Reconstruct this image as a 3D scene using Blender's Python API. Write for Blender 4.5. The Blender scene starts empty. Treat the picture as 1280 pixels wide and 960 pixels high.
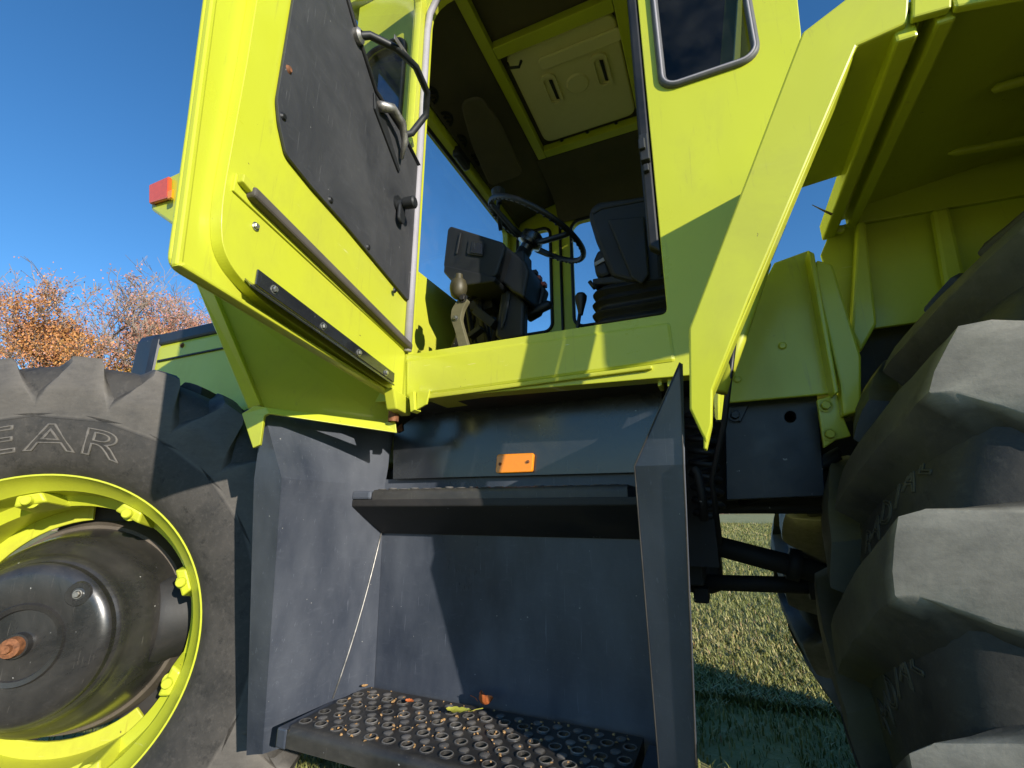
import bpy, bmesh, math, random
from math import sin, cos, pi, radians, atan, atan2, sqrt, hypot
from mathutils import Vector, Matrix, noise
from mathutils.geometry import tessellate_polygon

random.seed(7)
scene = bpy.context.scene
COL = scene.collection

# ------------------------------------------------------------------ camera
F_PX = 580.0                                  # focal length in pixels of the 1280 wide photograph
PITCH = atan(157 / F_PX)
YAW = atan(263 / sqrt(F_PX ** 2 + 157 ** 2))
EYE = Vector((0, 0, 1.13))
cam = bpy.data.cameras.new('camera')
cam.sensor_fit = 'HORIZONTAL'; cam.sensor_width = 36.0
cam.lens = F_PX / 1280 * 36.0
cam.clip_start = 0.05; cam.clip_end = 2000
cam_o = bpy.data.objects.new('camera', cam); COL.objects.link(cam_o)
cam_o.location = EYE
cam_o.rotation_euler = (pi / 2 + PITCH, 0, YAW)
scene.camera = cam_o

# ------------------------------------------------------------------ light
SUN_DIR = Vector((0.614, -0.37, 0.222)).normalized()        # towards the sun
world = bpy.data.worlds.new('World'); scene.world = world; world.use_nodes = True
wn = world.node_tree; wn.nodes.clear()
sky = wn.nodes.new('ShaderNodeTexSky'); sky.sky_type = 'NISHITA'; sky.sun_disc = False
sky.sun_elevation = math.asin(SUN_DIR.z); sky.sun_rotation = atan2(SUN_DIR.x, SUN_DIR.y)
sky.air_density = 1.0; sky.dust_density = 0.05; sky.ozone_density = 4.0; sky.altitude = 300
wbg = wn.nodes.new('ShaderNodeBackground'); wbg.inputs[1].default_value = 0.142
wout = wn.nodes.new('ShaderNodeOutputWorld')
hsv = wn.nodes.new('ShaderNodeHueSaturation'); hsv.inputs['Saturation'].default_value = 1.16
wn.links.new(sky.outputs[0], hsv.inputs['Color']); wn.links.new(hsv.outputs[0], wbg.inputs[0]); wn.links.new(wbg.outputs[0], wout.inputs[0])
sun = bpy.data.lights.new('sun', 'SUN'); sun.energy = 4.5; sun.angle = radians(0.5); sun.color = (1, 0.93, 0.82)
sun_o = bpy.data.objects.new('sun', sun); COL.objects.link(sun_o)
sun_o.rotation_euler = SUN_DIR.to_track_quat('Z', 'Y').to_euler()
scene.view_settings.view_transform = 'Standard'; scene.view_settings.look = 'None'
scene.view_settings.exposure = 0.5; scene.view_settings.gamma = 1
scene.view_settings.use_curve_mapping = False

# ------------------------------------------------------------------ pixel -> place
def ray(u, v):
    x, y, z = (u - 640) / F_PX, -(v - 480) / F_PX, -1
    a = pi / 2 + PITCH
    y, z = y * cos(a) - z * sin(a), y * sin(a) + z * cos(a)
    return Vector((x * cos(YAW) - y * sin(YAW), x * sin(YAW) + y * cos(YAW), z))
def U(u, v, Y): r = ray(u, v); return EYE + r * (Y / r.y)
def UX(u, v, X): r = ray(u, v); return EYE + r * (X / r.x)
def UZ(u, v, Z): r = ray(u, v); return EYE + r * ((Z - EYE.z) / r.z)
def UP(u, v, p0, n): r = ray(u, v); return EYE + r * ((p0 - EYE).dot(n) / r.dot(n))

# ------------------------------------------------------------------ materials
MATS = {}
def new_mat(name):
    m = bpy.data.materials.new(name); m.use_nodes = True
    nt = m.node_tree; b = nt.nodes['Principled BSDF']; MATS[name] = m
    return m, nt, b
def nd(nt, kind, **kw):
    n = nt.nodes.new(kind)
    for k, v in kw.items():
        if k.startswith('i_'): n.inputs[k[2:].replace('_', ' ')].default_value = v
        else: setattr(n, k, v)
    return n
def tex_noise(nt, scale, detail=6, rough=0.6, stretch=None, coord='Object', dist=0.0):
    tc = nd(nt, 'ShaderNodeTexCoord'); t = nd(nt, 'ShaderNodeTexNoise')
    t.inputs['Scale'].default_value = scale; t.inputs['Detail'].default_value = detail
    t.inputs['Roughness'].default_value = rough; t.inputs['Distortion'].default_value = dist
    if stretch:
        mp = nd(nt, 'ShaderNodeMapping'); mp.inputs['Scale'].default_value = stretch
        nt.links.new(tc.outputs[coord], mp.inputs[0]); nt.links.new(mp.outputs[0], t.inputs[0])
    else: nt.links.new(tc.outputs[coord], t.inputs[0])
    return t
def ramp(nt, src, stops):
    r = nd(nt, 'ShaderNodeValToRGB'); nt.links.new(src, r.inputs[0])
    e = r.color_ramp.elements
    while len(e) < len(stops): e.new(0.5)
    for i, (p, c) in enumerate(stops):
        e[i].position = p; e[i].color = (c, c, c, 1) if isinstance(c, (int, float)) else (*c, 1)
    return r
def mix(nt, fac, a, b, mode='MIX'):
    m = nd(nt, 'ShaderNodeMix', data_type='RGBA', blend_type=mode)
    for s, v in ((m.inputs[0], fac), (m.inputs[6], a), (m.inputs[7], b)):
        if isinstance(v, (int, float)): s.default_value = v
        elif isinstance(v, tuple): s.default_value = (*v, 1)
        else: nt.links.new(v, s)
    return m.outputs[2]
def bump(nt, b, src, strength=0.2, dist=0.002, normal=None):
    n = nd(nt, 'ShaderNodeBump'); n.inputs['Strength'].default_value = strength; n.inputs['Distance'].default_value = dist
    nt.links.new(src, n.inputs['Height'])
    if normal: nt.links.new(normal, n.inputs['Normal'])
    nt.links.new(n.outputs[0], b.inputs['Normal']); return n.outputs[0]

def m_paint(name, col, rough=0.3, dirt=(0.22, 0.18, 0.07), dirt_amt=0.62, coat=0.25):
    m, nt, b = new_mat(name)
    n1 = tex_noise(nt, 2.6, 9, 0.68, dist=.5); n2 = tex_noise(nt, 45, 5, 0.7); n3 = tex_noise(nt, 8, 7, 0.7, (7, 7, 0.5), dist=.6)
    n4 = tex_noise(nt, 1.3, 3, .5); n5 = tex_noise(nt, 16, 8, .8, dist=1.0)
    fade = ramp(nt, n4.outputs[0], [(.38, 0.), (.68, 1.)])
    c = mix(nt, fade.outputs[0], tuple(col), (col[0] * .93, col[1] * .90, col[2] * 1.5))
    d = ramp(nt, n1.outputs[0], [(0.5, 0.0), (0.74, dirt_amt)])
    c = mix(nt, d.outputs[0], c, tuple(0.55 * x + 0.45 * y for x, y in zip(col, dirt)))
    streak = ramp(nt, n3.outputs[0], [(0.6, 0.0), (0.74, dirt_amt * 0.55)])
    c = mix(nt, streak.outputs[0], c, dirt)
    spat = ramp(nt, n5.outputs[0], [(.66, 0.), (.74, dirt_amt)]); c = mix(nt, spat.outputs[0], c, tuple(.5 * x for x in dirt))
    sc = tex_noise(nt, 26, 3, .5, (.5, .5, 10), dist=.8); scf = ramp(nt, sc.outputs[0], [(.70, 0.), (.725, .7)]); msk = ramp(nt, n4.outputs[0], [(.5, 0.), (.6, 1.)])
    sm = nd(nt, 'ShaderNodeMath', operation='MULTIPLY'); nt.links.new(scf.outputs[0], sm.inputs[0]); nt.links.new(msk.outputs[0], sm.inputs[1])
    c = mix(nt, sm.outputs[0], c, (.72, .70, .35))
    v = tex_noise(nt, 70, 4, 0.6); vc = ramp(nt, v.outputs[0], [(0.735, 0.0), (0.75, 1.0)]); c = mix(nt, vc.outputs[0], c, (0.11, 0.06, 0.03))
    nt.links.new(c, b.inputs['Base Color'])
    r = ramp(nt, n1.outputs[0], [(0.3, rough - 0.06), (0.72, rough + 0.28)])
    nt.links.new(r.outputs[0], b.inputs['Roughness'])
    b.inputs['Coat Weight'].default_value = coat; b.inputs['Coat Roughness'].default_value = 0.12
    big = tex_noise(nt, 5, 2, 0.4)
    nb = nd(nt, 'ShaderNodeBump'); nb.inputs['Strength'].default_value = 0.3; nb.inputs['Distance'].default_value = 0.012
    nt.links.new(big.outputs[0], nb.inputs['Height'])
    bump(nt, b, n2.outputs[0], 0.06, 0.001, nb.outputs[0])
    return m
LIME = (0.545, 0.585, 0.030)
m_paint('lime_paint', LIME)
m_paint('lime_rust', (0.5, 0.53, 0.03), 0.45, (0.20, 0.08, 0.02), 0.9, 0.1)

def m_black(name, base, dust, rough, scr=0.5, speck=True, coat=0.0, soft=False):
    m, nt, b = new_mat(name)
    n1 = tex_noise(nt, 3.2 if soft else 4.5, 9, 0.6 if soft else 0.68, (1, 1, .45) if soft else None, dist=0.1 if soft else 0.5); n2 = tex_noise(nt, 22, 8, 0.75, (1, 1, 3), dist=1.2)
    sc = tex_noise(nt, 30, 4, 0.6, (9, 9, 0.35), dist=0.5); sp = tex_noise(nt, 85, 2, 0.5)
    f = ramp(nt, n1.outputs[0], [(0.36, 0.0), (0.66, 0.85)])
    c = mix(nt, f.outputs[0], base, dust)
    f2 = ramp(nt, n2.outputs[0], [(0.55, 0.0), (0.75, 0.45 * scr)])
    c = mix(nt, f2.outputs[0], c, tuple(1.8 * x for x in dust))
    f3 = ramp(nt, sc.outputs[0], [(0.66, 0.0), (0.70, scr)])
    c = mix(nt, f3.outputs[0], c, tuple(2.0 * x for x in dust))
    if speck:
        f4 = ramp(nt, sp.outputs[0], [(0.765, 0.0), (0.785, 0.9)])
        c = mix(nt, f4.outputs[0], c, (0.35, 0.34, 0.32))
    nt.links.new(c, b.inputs['Base Color'])
    r = ramp(nt, n1.outputs[0], [(0.3, rough - 0.08), (0.75, rough + 0.2)])
    nt.links.new(r.outputs[0], b.inputs['Roughness'])
    b.inputs['Coat Weight'].default_value = coat; b.inputs['Coat Roughness'].default_value = 0.2
    bump(nt, b, n2.outputs[0], 0.12, 0.0015)
    return m
m_black('step_black', (0.030, 0.037, 0.053), (0.118, 0.128, 0.150), 0.33, 0.35, soft=True)
m_black('kick_black', (0.012, 0.013, 0.016), (0.035, 0.038, 0.04), 0.16, 0.5, coat=0.8)
m_black('tread_black', (0.022, 0.021, 0.02), (0.075, 0.068, 0.058), 0.4, 0.7)
m_black('tread_worn', (0.10, 0.094, 0.086), (0.26, 0.24, 0.22), 0.4, 0.7)
m_black('hub_black', (0.016, 0.016, 0.017), (0.05, 0.045, 0.04), 0.27, 0.6, coat=0.4)
m_black('hub_dirt', (0.06, 0.048, 0.036), (0.13, 0.105, 0.08), 0.7, 0.6)
m_black('plastic_black', (0.010, 0.011, 0.012), (0.022, 0.023, 0.023), 0.5, 0.25, False)
m_black('leather_black', (0.007, 0.007, 0.007), (0.02, 0.019, 0.018), 0.55, 0.35, False)
m_black('door_board', (0.032, 0.033, 0.036), (0.055, 0.055, 0.056), 0.55, 0.9)
m_black('chassis_black', (0.012, 0.012, 0.012), (0.035, 0.03, 0.026), 0.6, 0.4)
m_black('navy_black', (0.012, 0.016, 0.026), (0.03, 0.034, 0.045), 0.4, 0.4)
m_black('headliner', (0.085, 0.072, 0.045), (0.12, 0.10, 0.065), 0.9, 0.1, False)
m_black('rail_rubber', (0.06, 0.052, 0.042), (0.11, 0.095, 0.075), 0.7, 0.7, False)
m_black('seal_grey', (0.30, 0.28, 0.30), (0.40, 0.38, 0.40), 0.6, 0.3, False)
m_black('seal_black', (0.006, 0.006, 0.006), (0.018, 0.018, 0.018), 0.5, 0.3, False)
m_black('hatch_cover', (0.74, 0.67, 0.36), (0.80, 0.73, 0.42), 0.6, 0.1, False)
m_black('cast_khaki', (0.12, 0.11, 0.06), (0.2, 0.18, 0.1), 0.5, 0.4, False)

def m_plain(name, col, rough=0.5, metal=0.0, var=0.3, scale=30, coat=0.0):
    m, nt, b = new_mat(name)
    n = tex_noise(nt, scale, 5, 0.65); f = ramp(nt, n.outputs[0], [(0.35, 0.0), (0.7, 1.0)])
    c = mix(nt, f.outputs[0], tuple(col), tuple(x * (1 - var) for x in col))
    nt.links.new(c, b.inputs['Base Color']); b.inputs['Roughness'].default_value = rough
    b.inputs['Metallic'].default_value = metal; b.inputs['Coat Weight'].default_value = coat
    bump(nt, b, n.outputs[0], 0.1, 0.001)
    return m
m_plain('zinc', (0.55, 0.55, 0.52), 0.35, 0.9)
m_plain('worn_metal', (0.50, 0.47, 0.43), 0.45, 0.8, 0.6, 60)
m_plain('brass', (0.07, 0.06, 0.03), 0.5, 0.1)
m_plain('gasket_grey', (0.10, 0.10, 0.105), 0.55)
m_plain('rust', (0.30, 0.12, 0.05), 0.75, 0.2, 0.7, 90)
m_plain('orange_lens', (1.0, 0.30, 0.006), 0.25, 0, 0.12, 200, 0.6)
m_plain('red_orange_lens', (0.75, 0.10, 0.02), 0.2, 0, 0.15, 60, 0.6)
m_plain('leaf_yellow', (0.42, 0.42, 0.06), 0.5, 0, 0.5, 60)
m_plain('leaf_orange', (0.62, 0.16, 0.04), 0.5, 0, 0.5, 60)
m_plain('leaf_tan', (0.45, 0.26, 0.10), 0.6, 0, 0.5, 60)
m_plain('leaf_moss', (0.30, 0.29, 0.10), 0.9)
m_plain('red_plastic', (0.45, 0.08, 0.04), 0.4)

def m_glass(name, tint, refl=1.0):
    m = bpy.data.materials.new(name); m.use_nodes = True; nt = m.node_tree; nt.nodes.clear(); MATS[name] = m
    out = nd(nt, 'ShaderNodeOutputMaterial'); tr = nd(nt, 'ShaderNodeBsdfTransparent'); gl = nd(nt, 'ShaderNodeBsdfGlossy')
    tr.inputs[0].default_value = (*tint, 1); gl.inputs['Roughness'].default_value = 0.03
    lw = nd(nt, 'ShaderNodeLayerWeight'); lw.inputs[0].default_value = .5; pw = nd(nt, 'ShaderNodeMath', operation='POWER'); pw.inputs[1].default_value = 5; nt.links.new(lw.outputs['Facing'], pw.inputs[0]); fr = nd(nt, 'ShaderNodeMath', operation='MULTIPLY_ADD'); fr.inputs[1].default_value = .5; fr.inputs[2].default_value = .03; nt.links.new(pw.outputs[0], fr.inputs[0])
    n = tex_noise(nt, 6, 6, 0.7); du = nd(nt, 'ShaderNodeBsdfDiffuse'); du.inputs[0].default_value = (0.35, 0.34, 0.3, 1)
    mx = nd(nt, 'ShaderNodeMixShader'); nt.links.new(fr.outputs[0], mx.inputs[0])
    nt.links.new(tr.outputs[0], mx.inputs[1]); nt.links.new(gl.outputs[0], mx.inputs[2])
    f = ramp(nt, n.outputs[0], [(0.4, 0.0), (0.8, 0.05)]); m2 = nd(nt, 'ShaderNodeMixShader')
    nt.links.new(f.outputs[0], m2.inputs[0]); nt.links.new(mx.outputs[0], m2.inputs[1]); nt.links.new(du.outputs[0], m2.inputs[2])
    nt.links.new(m2.outputs[0], out.inputs[0])
m_glass('clear_glass', (0.985, 0.99, 0.99)); m_glass('tinted_glass', (0.5, 0.52, 0.55))

def m_rubber(name, dark, dust, green=None, wear_sunlit=2.6):
    m, nt, b = new_mat(name)
    n1 = tex_noise(nt, 7, 10, 0.72); n2 = tex_noise(nt, 70, 6, 0.7); n3 = tex_noise(nt, 2.2, 4, 0.6); n6 = tex_noise(nt, 22, 9, .78)
    f = ramp(nt, n1.outputs[0], [(0.32, 0.0), (0.66, 1.0)])
    c = mix(nt, f.outputs[0], dark, dust)
    f2 = ramp(nt, n2.outputs[0], [(0.52, 0.0), (0.72, 0.45)])
    c = mix(nt, f2.outputs[0], c, tuple(1.7 * x for x in dust))
    f6 = ramp(nt, n6.outputs[0], [(0.36, 0.7), (0.46, 0.0)]); c = mix(nt, f6.outputs[0], c, tuple(.6 * x for x in dark))
    if green:
        f3 = ramp(nt, n3.outputs[0], [(0.46, 0.0), (0.6, 0.7)]); c = mix(nt, f3.outputs[0], c, green)
    at = nd(nt, 'ShaderNodeAttribute'); at.attribute_name = 'wear_sunlit'
    n4 = tex_noise(nt, 38, 8, 0.75, (1, 1, 2.2))
    w = nd(nt, 'ShaderNodeMath', operation='MULTIPLY'); nt.links.new(at.outputs['Fac'], w.inputs[0])
    f4 = ramp(nt, n4.outputs[0], [(0.30, 0.6), (0.6, 0.95)]); nt.links.new(f4.outputs[0], w.inputs[1])
    c = mix(nt, w.outputs[0], c, tuple(min(1, wear_sunlit * x) for x in dust))  # paler tone: scuffed rubber plus sunlight put into the colour
    nt.links.new(c, b.inputs['Base Color'])
    r = ramp(nt, n1.outputs[0], [(0.3, 0.5), (0.7, 0.8)]); nt.links.new(r.outputs[0], b.inputs['Roughness'])
    nb = nd(nt, 'ShaderNodeBump'); nb.inputs['Strength'].default_value = 0.25; nb.inputs['Distance'].default_value = 0.003
    nt.links.new(n6.outputs[0], nb.inputs['Height'])
    bump(nt, b, n2.outputs[0], 0.25, 0.0015, nb.outputs[0])
m_rubber('tyre_rubber', (0.026, 0.024, 0.022), (0.06, 0.054, 0.047))
m_rubber('letter_dull', (0.03, 0.03, 0.02), (0.08, 0.075, 0.05))
m_rubber('letter_rubber', (0.10, 0.092, 0.08), (0.15, 0.135, 0.12))
m_rubber('tyre_rubber_olive_shade', (0.012, 0.0115, 0.010), (0.04, 0.037, 0.03), (0.07, 0.068, 0.022), 9.0)  # darkened for the tread's shade; olive is stain plus bounced lime light

# ------------------------------------------------------------------ mesh helpers
BASE = Vector((-0.36, 1.71, 0))
def link(name, me, mat, parent):
    o = bpy.data.objects.new(name, me); COL.objects.link(o)
    if mat: me.materials.append(MATS[mat])
    if parent is not None:
        o.parent = parent
        if parent.get('_base'): o.matrix_parent_inverse = Matrix.Translation(-Vector(parent.location))
    return o
def finish(bm, name, mat, parent, bev=0.0, seg=2, smooth=False):
    bmesh.ops.remove_doubles(bm, verts=bm.verts, dist=1e-5)
    bmesh.ops.recalc_face_normals(bm, faces=bm.faces)
    if bev > 0:
        bmesh.ops.dissolve_limit(bm, angle_limit=0.01, verts=bm.verts, edges=bm.edges)
        ed = [e for e in bm.edges if len(e.link_faces) == 2 and e.calc_face_angle(0) > 0.45]
        if ed: bmesh.ops.bevel(bm, geom=ed, offset=bev, segments=seg, profile=0.5, affect='EDGES', clamp_overlap=True)
    me = bpy.data.meshes.new(name); bm.to_mesh(me); bm.free()
    if smooth: me.polygons.foreach_set('use_smooth', [True] * len(me.polygons))
    return link(name, me, mat, parent)
def add_prism(bm, pts, vec, holes=()):
    vec = Vector(vec); loops = [[Vector(p) for p in pts]] + [[Vector(p) for p in h] for h in holes]
    flat = [p for l in loops for p in l]
    tris = tessellate_polygon(loops)
    a = [bm.verts.new(p) for p in flat]; b = [bm.verts.new(p + vec) for p in flat]
    for t in tris:
        try: bm.faces.new([a[i] for i in t]); bm.faces.new([b[i] for i in reversed(t)])
        except ValueError: pass
    k = 0
    for l in loops:
        n = len(l)
        for i in range(n):
            j = (i + 1) % n
            bm.faces.new([a[k + i], a[k + j], b[k + j], b[k + i]])
        k += n
def prism(name, pts, vec, mat, parent, bev=0.003, holes=(), seg=2):
    bm = bmesh.new(); add_prism(bm, pts, vec, holes); return finish(bm, name, mat, parent, bev, seg)
def add_box(bm, c, s, M=None):
    c = Vector(c); sx, sy, sz = (x / 2 for x in s); vs = []
    for i in (-1, 1):
        for j in (-1, 1):
            for k in (-1, 1):
                p = Vector((i * sx, j * sy, k * sz))
                vs.append(bm.verts.new(c + (M @ p if M else p)))
    for f in ((0, 1, 3, 2), (4, 6, 7, 5), (0, 4, 5, 1), (2, 3, 7, 6), (0, 2, 6, 4), (1, 5, 7, 3)):
        bm.faces.new([vs[i] for i in f])
def box(name, lo, hi, mat, parent, bev=0.004, M=None):
    lo, hi = Vector(lo), Vector(hi); bm = bmesh.new()
    add_box(bm, (lo + hi) / 2, [abs(x) for x in (hi - lo)], M); return finish(bm, name, mat, parent, bev)
def add_tube(bm, pts, r, n=8, closed=False, flat=None):
    pts = [Vector(p) for p in pts]; N = len(pts); rs = r if isinstance(r, (list, tuple)) else [r] * N
    rings = []; up = None
    for i, p in enumerate(pts):
        if closed: t = pts[(i + 1) % N] - pts[i - 1]
        else: t = pts[min(i + 1, N - 1)] - pts[max(i - 1, 0)]
        t.normalize()
        if up is None: up = t.orthogonal().normalized()
        up = (up - t * up.dot(t)); up = up.normalized() if up.length > 1e-6 else t.orthogonal().normalized()
        w = t.cross(up)
        rings.append([bm.verts.new(p + (up * cos(2 * pi * k / n) + w * sin(2 * pi * k / n)) * rs[i]) for k in range(n)])
    for i in range(N if closed else N - 1):
        A, B = rings[i], rings[(i + 1) % N]
        for k in range(n):
            try: bm.faces.new([A[k], A[(k + 1) % n], B[(k + 1) % n], B[k]])
            except ValueError: pass
    if not closed:
        bm.faces.new(rings[0][::-1]); bm.faces.new(rings[-1])
def tube(name, pts, r, mat, parent, n=10, closed=False):
    bm = bmesh.new(); add_tube(bm, pts, r, n, closed); return finish(bm, name, mat, parent, 0, 2, True)
def frame_from(axis):
    a = Vector(axis).normalized(); x = a.orthogonal().normalized(); return x, a.cross(x), a
def add_lathe(bm, prof, c, axis, n=32, frame=None):
    """prof: (radius, height along axis)"""
    x, y, a = frame or frame_from(axis); c = Vector(c); rings = []
    for r, h in prof:
        if r < 1e-6: rings.append([bm.verts.new(c + a * h)])
        else: rings.append([bm.verts.new(c + a * h + (x * cos(2 * pi * k / n) + y * sin(2 * pi * k / n)) * r) for k in range(n)])
    for A, B in zip(rings, rings[1:]):
        if len(A) == 1 and len(B) == 1: continue
        for k in range(n):
            j = (k + 1) % n
            if len(A) == 1: bm.faces.new([A[0], B[j], B[k]])
            elif len(B) == 1: bm.faces.new([A[k], A[j], B[0]])
            else: bm.faces.new([A[k], A[j], B[j], B[k]])
def smooth_angle(o, ang=35):
    me = o.data; me.polygons.foreach_set('use_smooth', [True] * len(me.polygons))
    bm = bmesh.new(); bm.from_mesh(me)
    for e in bm.edges:
        e.smooth = not (len(e.link_faces) == 2 and e.calc_face_angle(0) > radians(ang))
    bm.to_mesh(me); bm.free(); return o
def lathe(name, prof, c, axis, mat, parent, n=32, ang=35):
    bm = bmesh.new(); add_lathe(bm, prof, c, axis, n); return smooth_angle(finish(bm, name, mat, parent), ang)
BOLT = {}
def bolt(pos, nrm, r, mat, parent, name='bolt'):
    key = (round(r, 4), mat)
    if key not in BOLT:
        bm = bmesh.new()
        add_lathe(bm, [(r * 1.5, 0), (r * 1.5, r * .18), (r * 1.15, r * .2)], (0, 0, 0), (0, 0, 1), 16)
        add_lathe(bm, [(r, r * .2), (r, r * .85), (r * .85, r), (0, r)], (0, 0, 0), (0, 0, 1), 6)
        me = bpy.data.meshes.new('bolt'); bm.to_mesh(me); bm.free(); me.materials.append(MATS[mat]); BOLT[key] = me
    o = bpy.data.objects.new(name, BOLT[key]); COL.objects.link(o); o.parent = parent
    base = parent.location if parent.get('_base') else Vector((0, 0, 0))
    o.location = Vector(pos) - base
    o.rotation_euler = (Vector(nrm).to_track_quat('Z', 'Y') @ Matrix.Rotation(random.uniform(0, 1), 3, 'Z').to_quaternion()).to_euler()
    return o
def rrect(x0, x1, z0, z1, r, n=6):
    out = []
    for cx, cz, a0 in ((x1 - r, z1 - r, 0), (x0 + r, z1 - r, 90), (x0 + r, z0 + r, 180), (x1 - r, z0 + r, 270)):
        for k in range(n + 1):
            a = radians(a0 + 90 * k / n); out.append((cx + r * cos(a), cz + r * sin(a)))
    return out
def round_poly(pts, r, n=5):
    """round the corners of a polygon given as Vectors; r one value or a list"""
    out = []; N = len(pts)
    for i, p in enumerate(pts):
        rr = r[i] if isinstance(r, (list, tuple)) else r
        if rr <= 0: out.append(Vector(p)); continue
        p = Vector(p); a = Vector(pts[i - 1]) - p; b = Vector(pts[(i + 1) % N]) - p
        ra = min(rr, a.length * .45); rb = min(rr, b.length * .45)
        A = p + a.normalized() * ra; Bq = p + b.normalized() * rb
        for k in range(n + 1):
            t = k / n; out.append(A * (1 - t) ** 2 + p * 2 * t * (1 - t) + Bq * t * t)
    return out
def densify(pts, step, closed=True):
    out = []; N = len(pts)
    for i in range(N if closed else N - 1):
        a, b = Vector(pts[i]), Vector(pts[(i + 1) % N]); k = max(1, int((b - a).length / step))
        out += [a.lerp(b, j / k) for j in range(k)]
    if not closed: out.append(Vector(pts[-1]))
    return out

# ================================================================== SETTING
def ground_h(x, y):
    d = hypot(x, y)
    h = 0.025 * noise.noise(Vector((x * .9, y * .9, 0))) + 0.012 * noise.noise(Vector((x * 4, y * 4, 3)))
    if d > 15: h += (d - 15) * 0.004 * noise.noise(Vector((x * .02, y * .02, 9)))
    return h - 0.01
def make_ground():
    xs = sorted(set([round(-6 + .15 * i, 3) for i in range(81)] + [s * (6 + 1.32 ** k) for k in range(1, 26) for s in (-1, 1)]))
    ys = sorted(set([round(-3 + .15 * i, 3) for i in range(101)] + [12 + 1.32 ** k for k in range(1, 26)] + [-3 - 1.32 ** k for k in range(1, 26)]))
    bm = bmesh.new(); g = [[bm.verts.new((x, y, ground_h(x, y))) for y in ys] for x in xs]
    for i in range(len(xs) - 1):
        for j in range(len(ys) - 1):
            bm.faces.new([g[i][j], g[i + 1][j], g[i + 1][j + 1], g[i][j + 1]])
    m, nt, b = new_mat('turf')
    n1 = tex_noise(nt, 1.2, 8, .7); n2 = tex_noise(nt, 14, 8, .75); n3 = tex_noise(nt, .15, 4, .6)
    c = ramp(nt, n1.outputs[0], [(.3, (.14, .155, .04)), (.5, (.23, .235, .065)), (.68, (.34, .29, .12))])
    f = ramp(nt, n2.outputs[0], [(.35, .0), (.7, .8)])
    c2 = mix(nt, f.outputs[0], c.outputs[0], (.36, .31, .13))
    f3 = ramp(nt, n3.outputs[0], [(.4, 0.), (.7, .4)]); c3 = mix(nt, f3.outputs[0], c2, (.12, .15, .035))
    nt.links.new(c3, b.inputs['Base Color']); b.inputs['Roughness'].default_value = .95
    bump(nt, b, n2.outputs[0], .8, .03)
    o = finish(bm, 'ground', 'turf', None, smooth=True); o['kind'] = 'structure'
make_ground()

def make_grass():
    m, nt, b = new_mat('grass_blade')
    at = nd(nt, 'ShaderNodeAttribute'); at.attribute_name = 'tone'
    c = ramp(nt, at.outputs['Fac'], [(0, (.09, .11, .022)), (.45, (.17, .185, .04)), (.7, (.30, .28, .085)), (.9, (.46, .37, .17)), (1, (.30, .18, .08))])
    nt.links.new(c.outputs[0], b.inputs['Base Color']); b.inputs['Roughness'].default_value = .6
    b.inputs['Subsurface Weight'].default_value = 0.0
    V, Fc, T = [], [], []
    R = random.Random(3)
    def blade(x, y, s, dry):
        z = ground_h(x, y); a = R.uniform(0, 2 * pi); L = s * R.uniform(.5, 1.25); lean = R.uniform(.2, 1.1) * L
        w = s * R.uniform(.05, .09); dx, dy = cos(a), sin(a); i = len(V)
        V.extend([(x - dy * w, y + dx * w, z - .01), (x + dy * w, y - dx * w, z - .01),
                  (x + dx * lean * .4 + dy * w * .8, y + dy * lean * .4 - dx * w * .8, z + L * .6),
                  (x + dx * lean * .4 - dy * w * .8, y + dy * lean * .4 + dx * w * .8, z + L * .6),
                  (x + dx * lean, y + dy * lean, z + L * .85)])
        Fc.extend([(i, i + 1, i + 2, i + 3), (i + 3, i + 2, i + 4)])
        t = min(1, max(0, R.gauss(.38 + dry, .2))); T.extend([t] * 5)
    for _ in range(60000):
        y = 3.5 + 40 * R.random() ** 1.8; x = y * R.uniform(-.16, .34)
        blade(x, y, .055 + .004 * y, .16 + .25 * noise.noise(Vector((x * .7, y * .5, 1))))
    for _ in range(45000):
        blade(R.uniform(-3, 4), R.uniform(-3.2, .5), .06, .12)
    for _ in range(100000):
        y = R.uniform(.2, 4.2) if R.random() < .55 else 4 + 12 * R.random() ** 1.6
        sp = 1.5 + y * .75
        x = R.uniform(-sp - .6, sp * .8 + .4)
        q = noise.noise(Vector((x * 1.6, y * 1.6, 5)))
        if q < -.28 and R.random() < .7: continue
        blade(x, y, .045 + .03 * max(0, q) + .01 * y / 4, .22 * max(0, noise.noise(Vector((x * .8, y * .8, 1)))) + (.12 if y > 4 else 0))
    me = bpy.data.meshes.new('grass'); me.from_pydata(V, [], Fc)
    a = me.attributes.new('tone', 'FLOAT', 'POINT'); a.data.foreach_set('value', T)
    o = link('grass', me, 'grass_blade', None); o['kind'] = 'stuff'; o['label'] = 'short tufted autumn grass covering the field'; o['category'] = 'grass'
make_grass()

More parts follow.
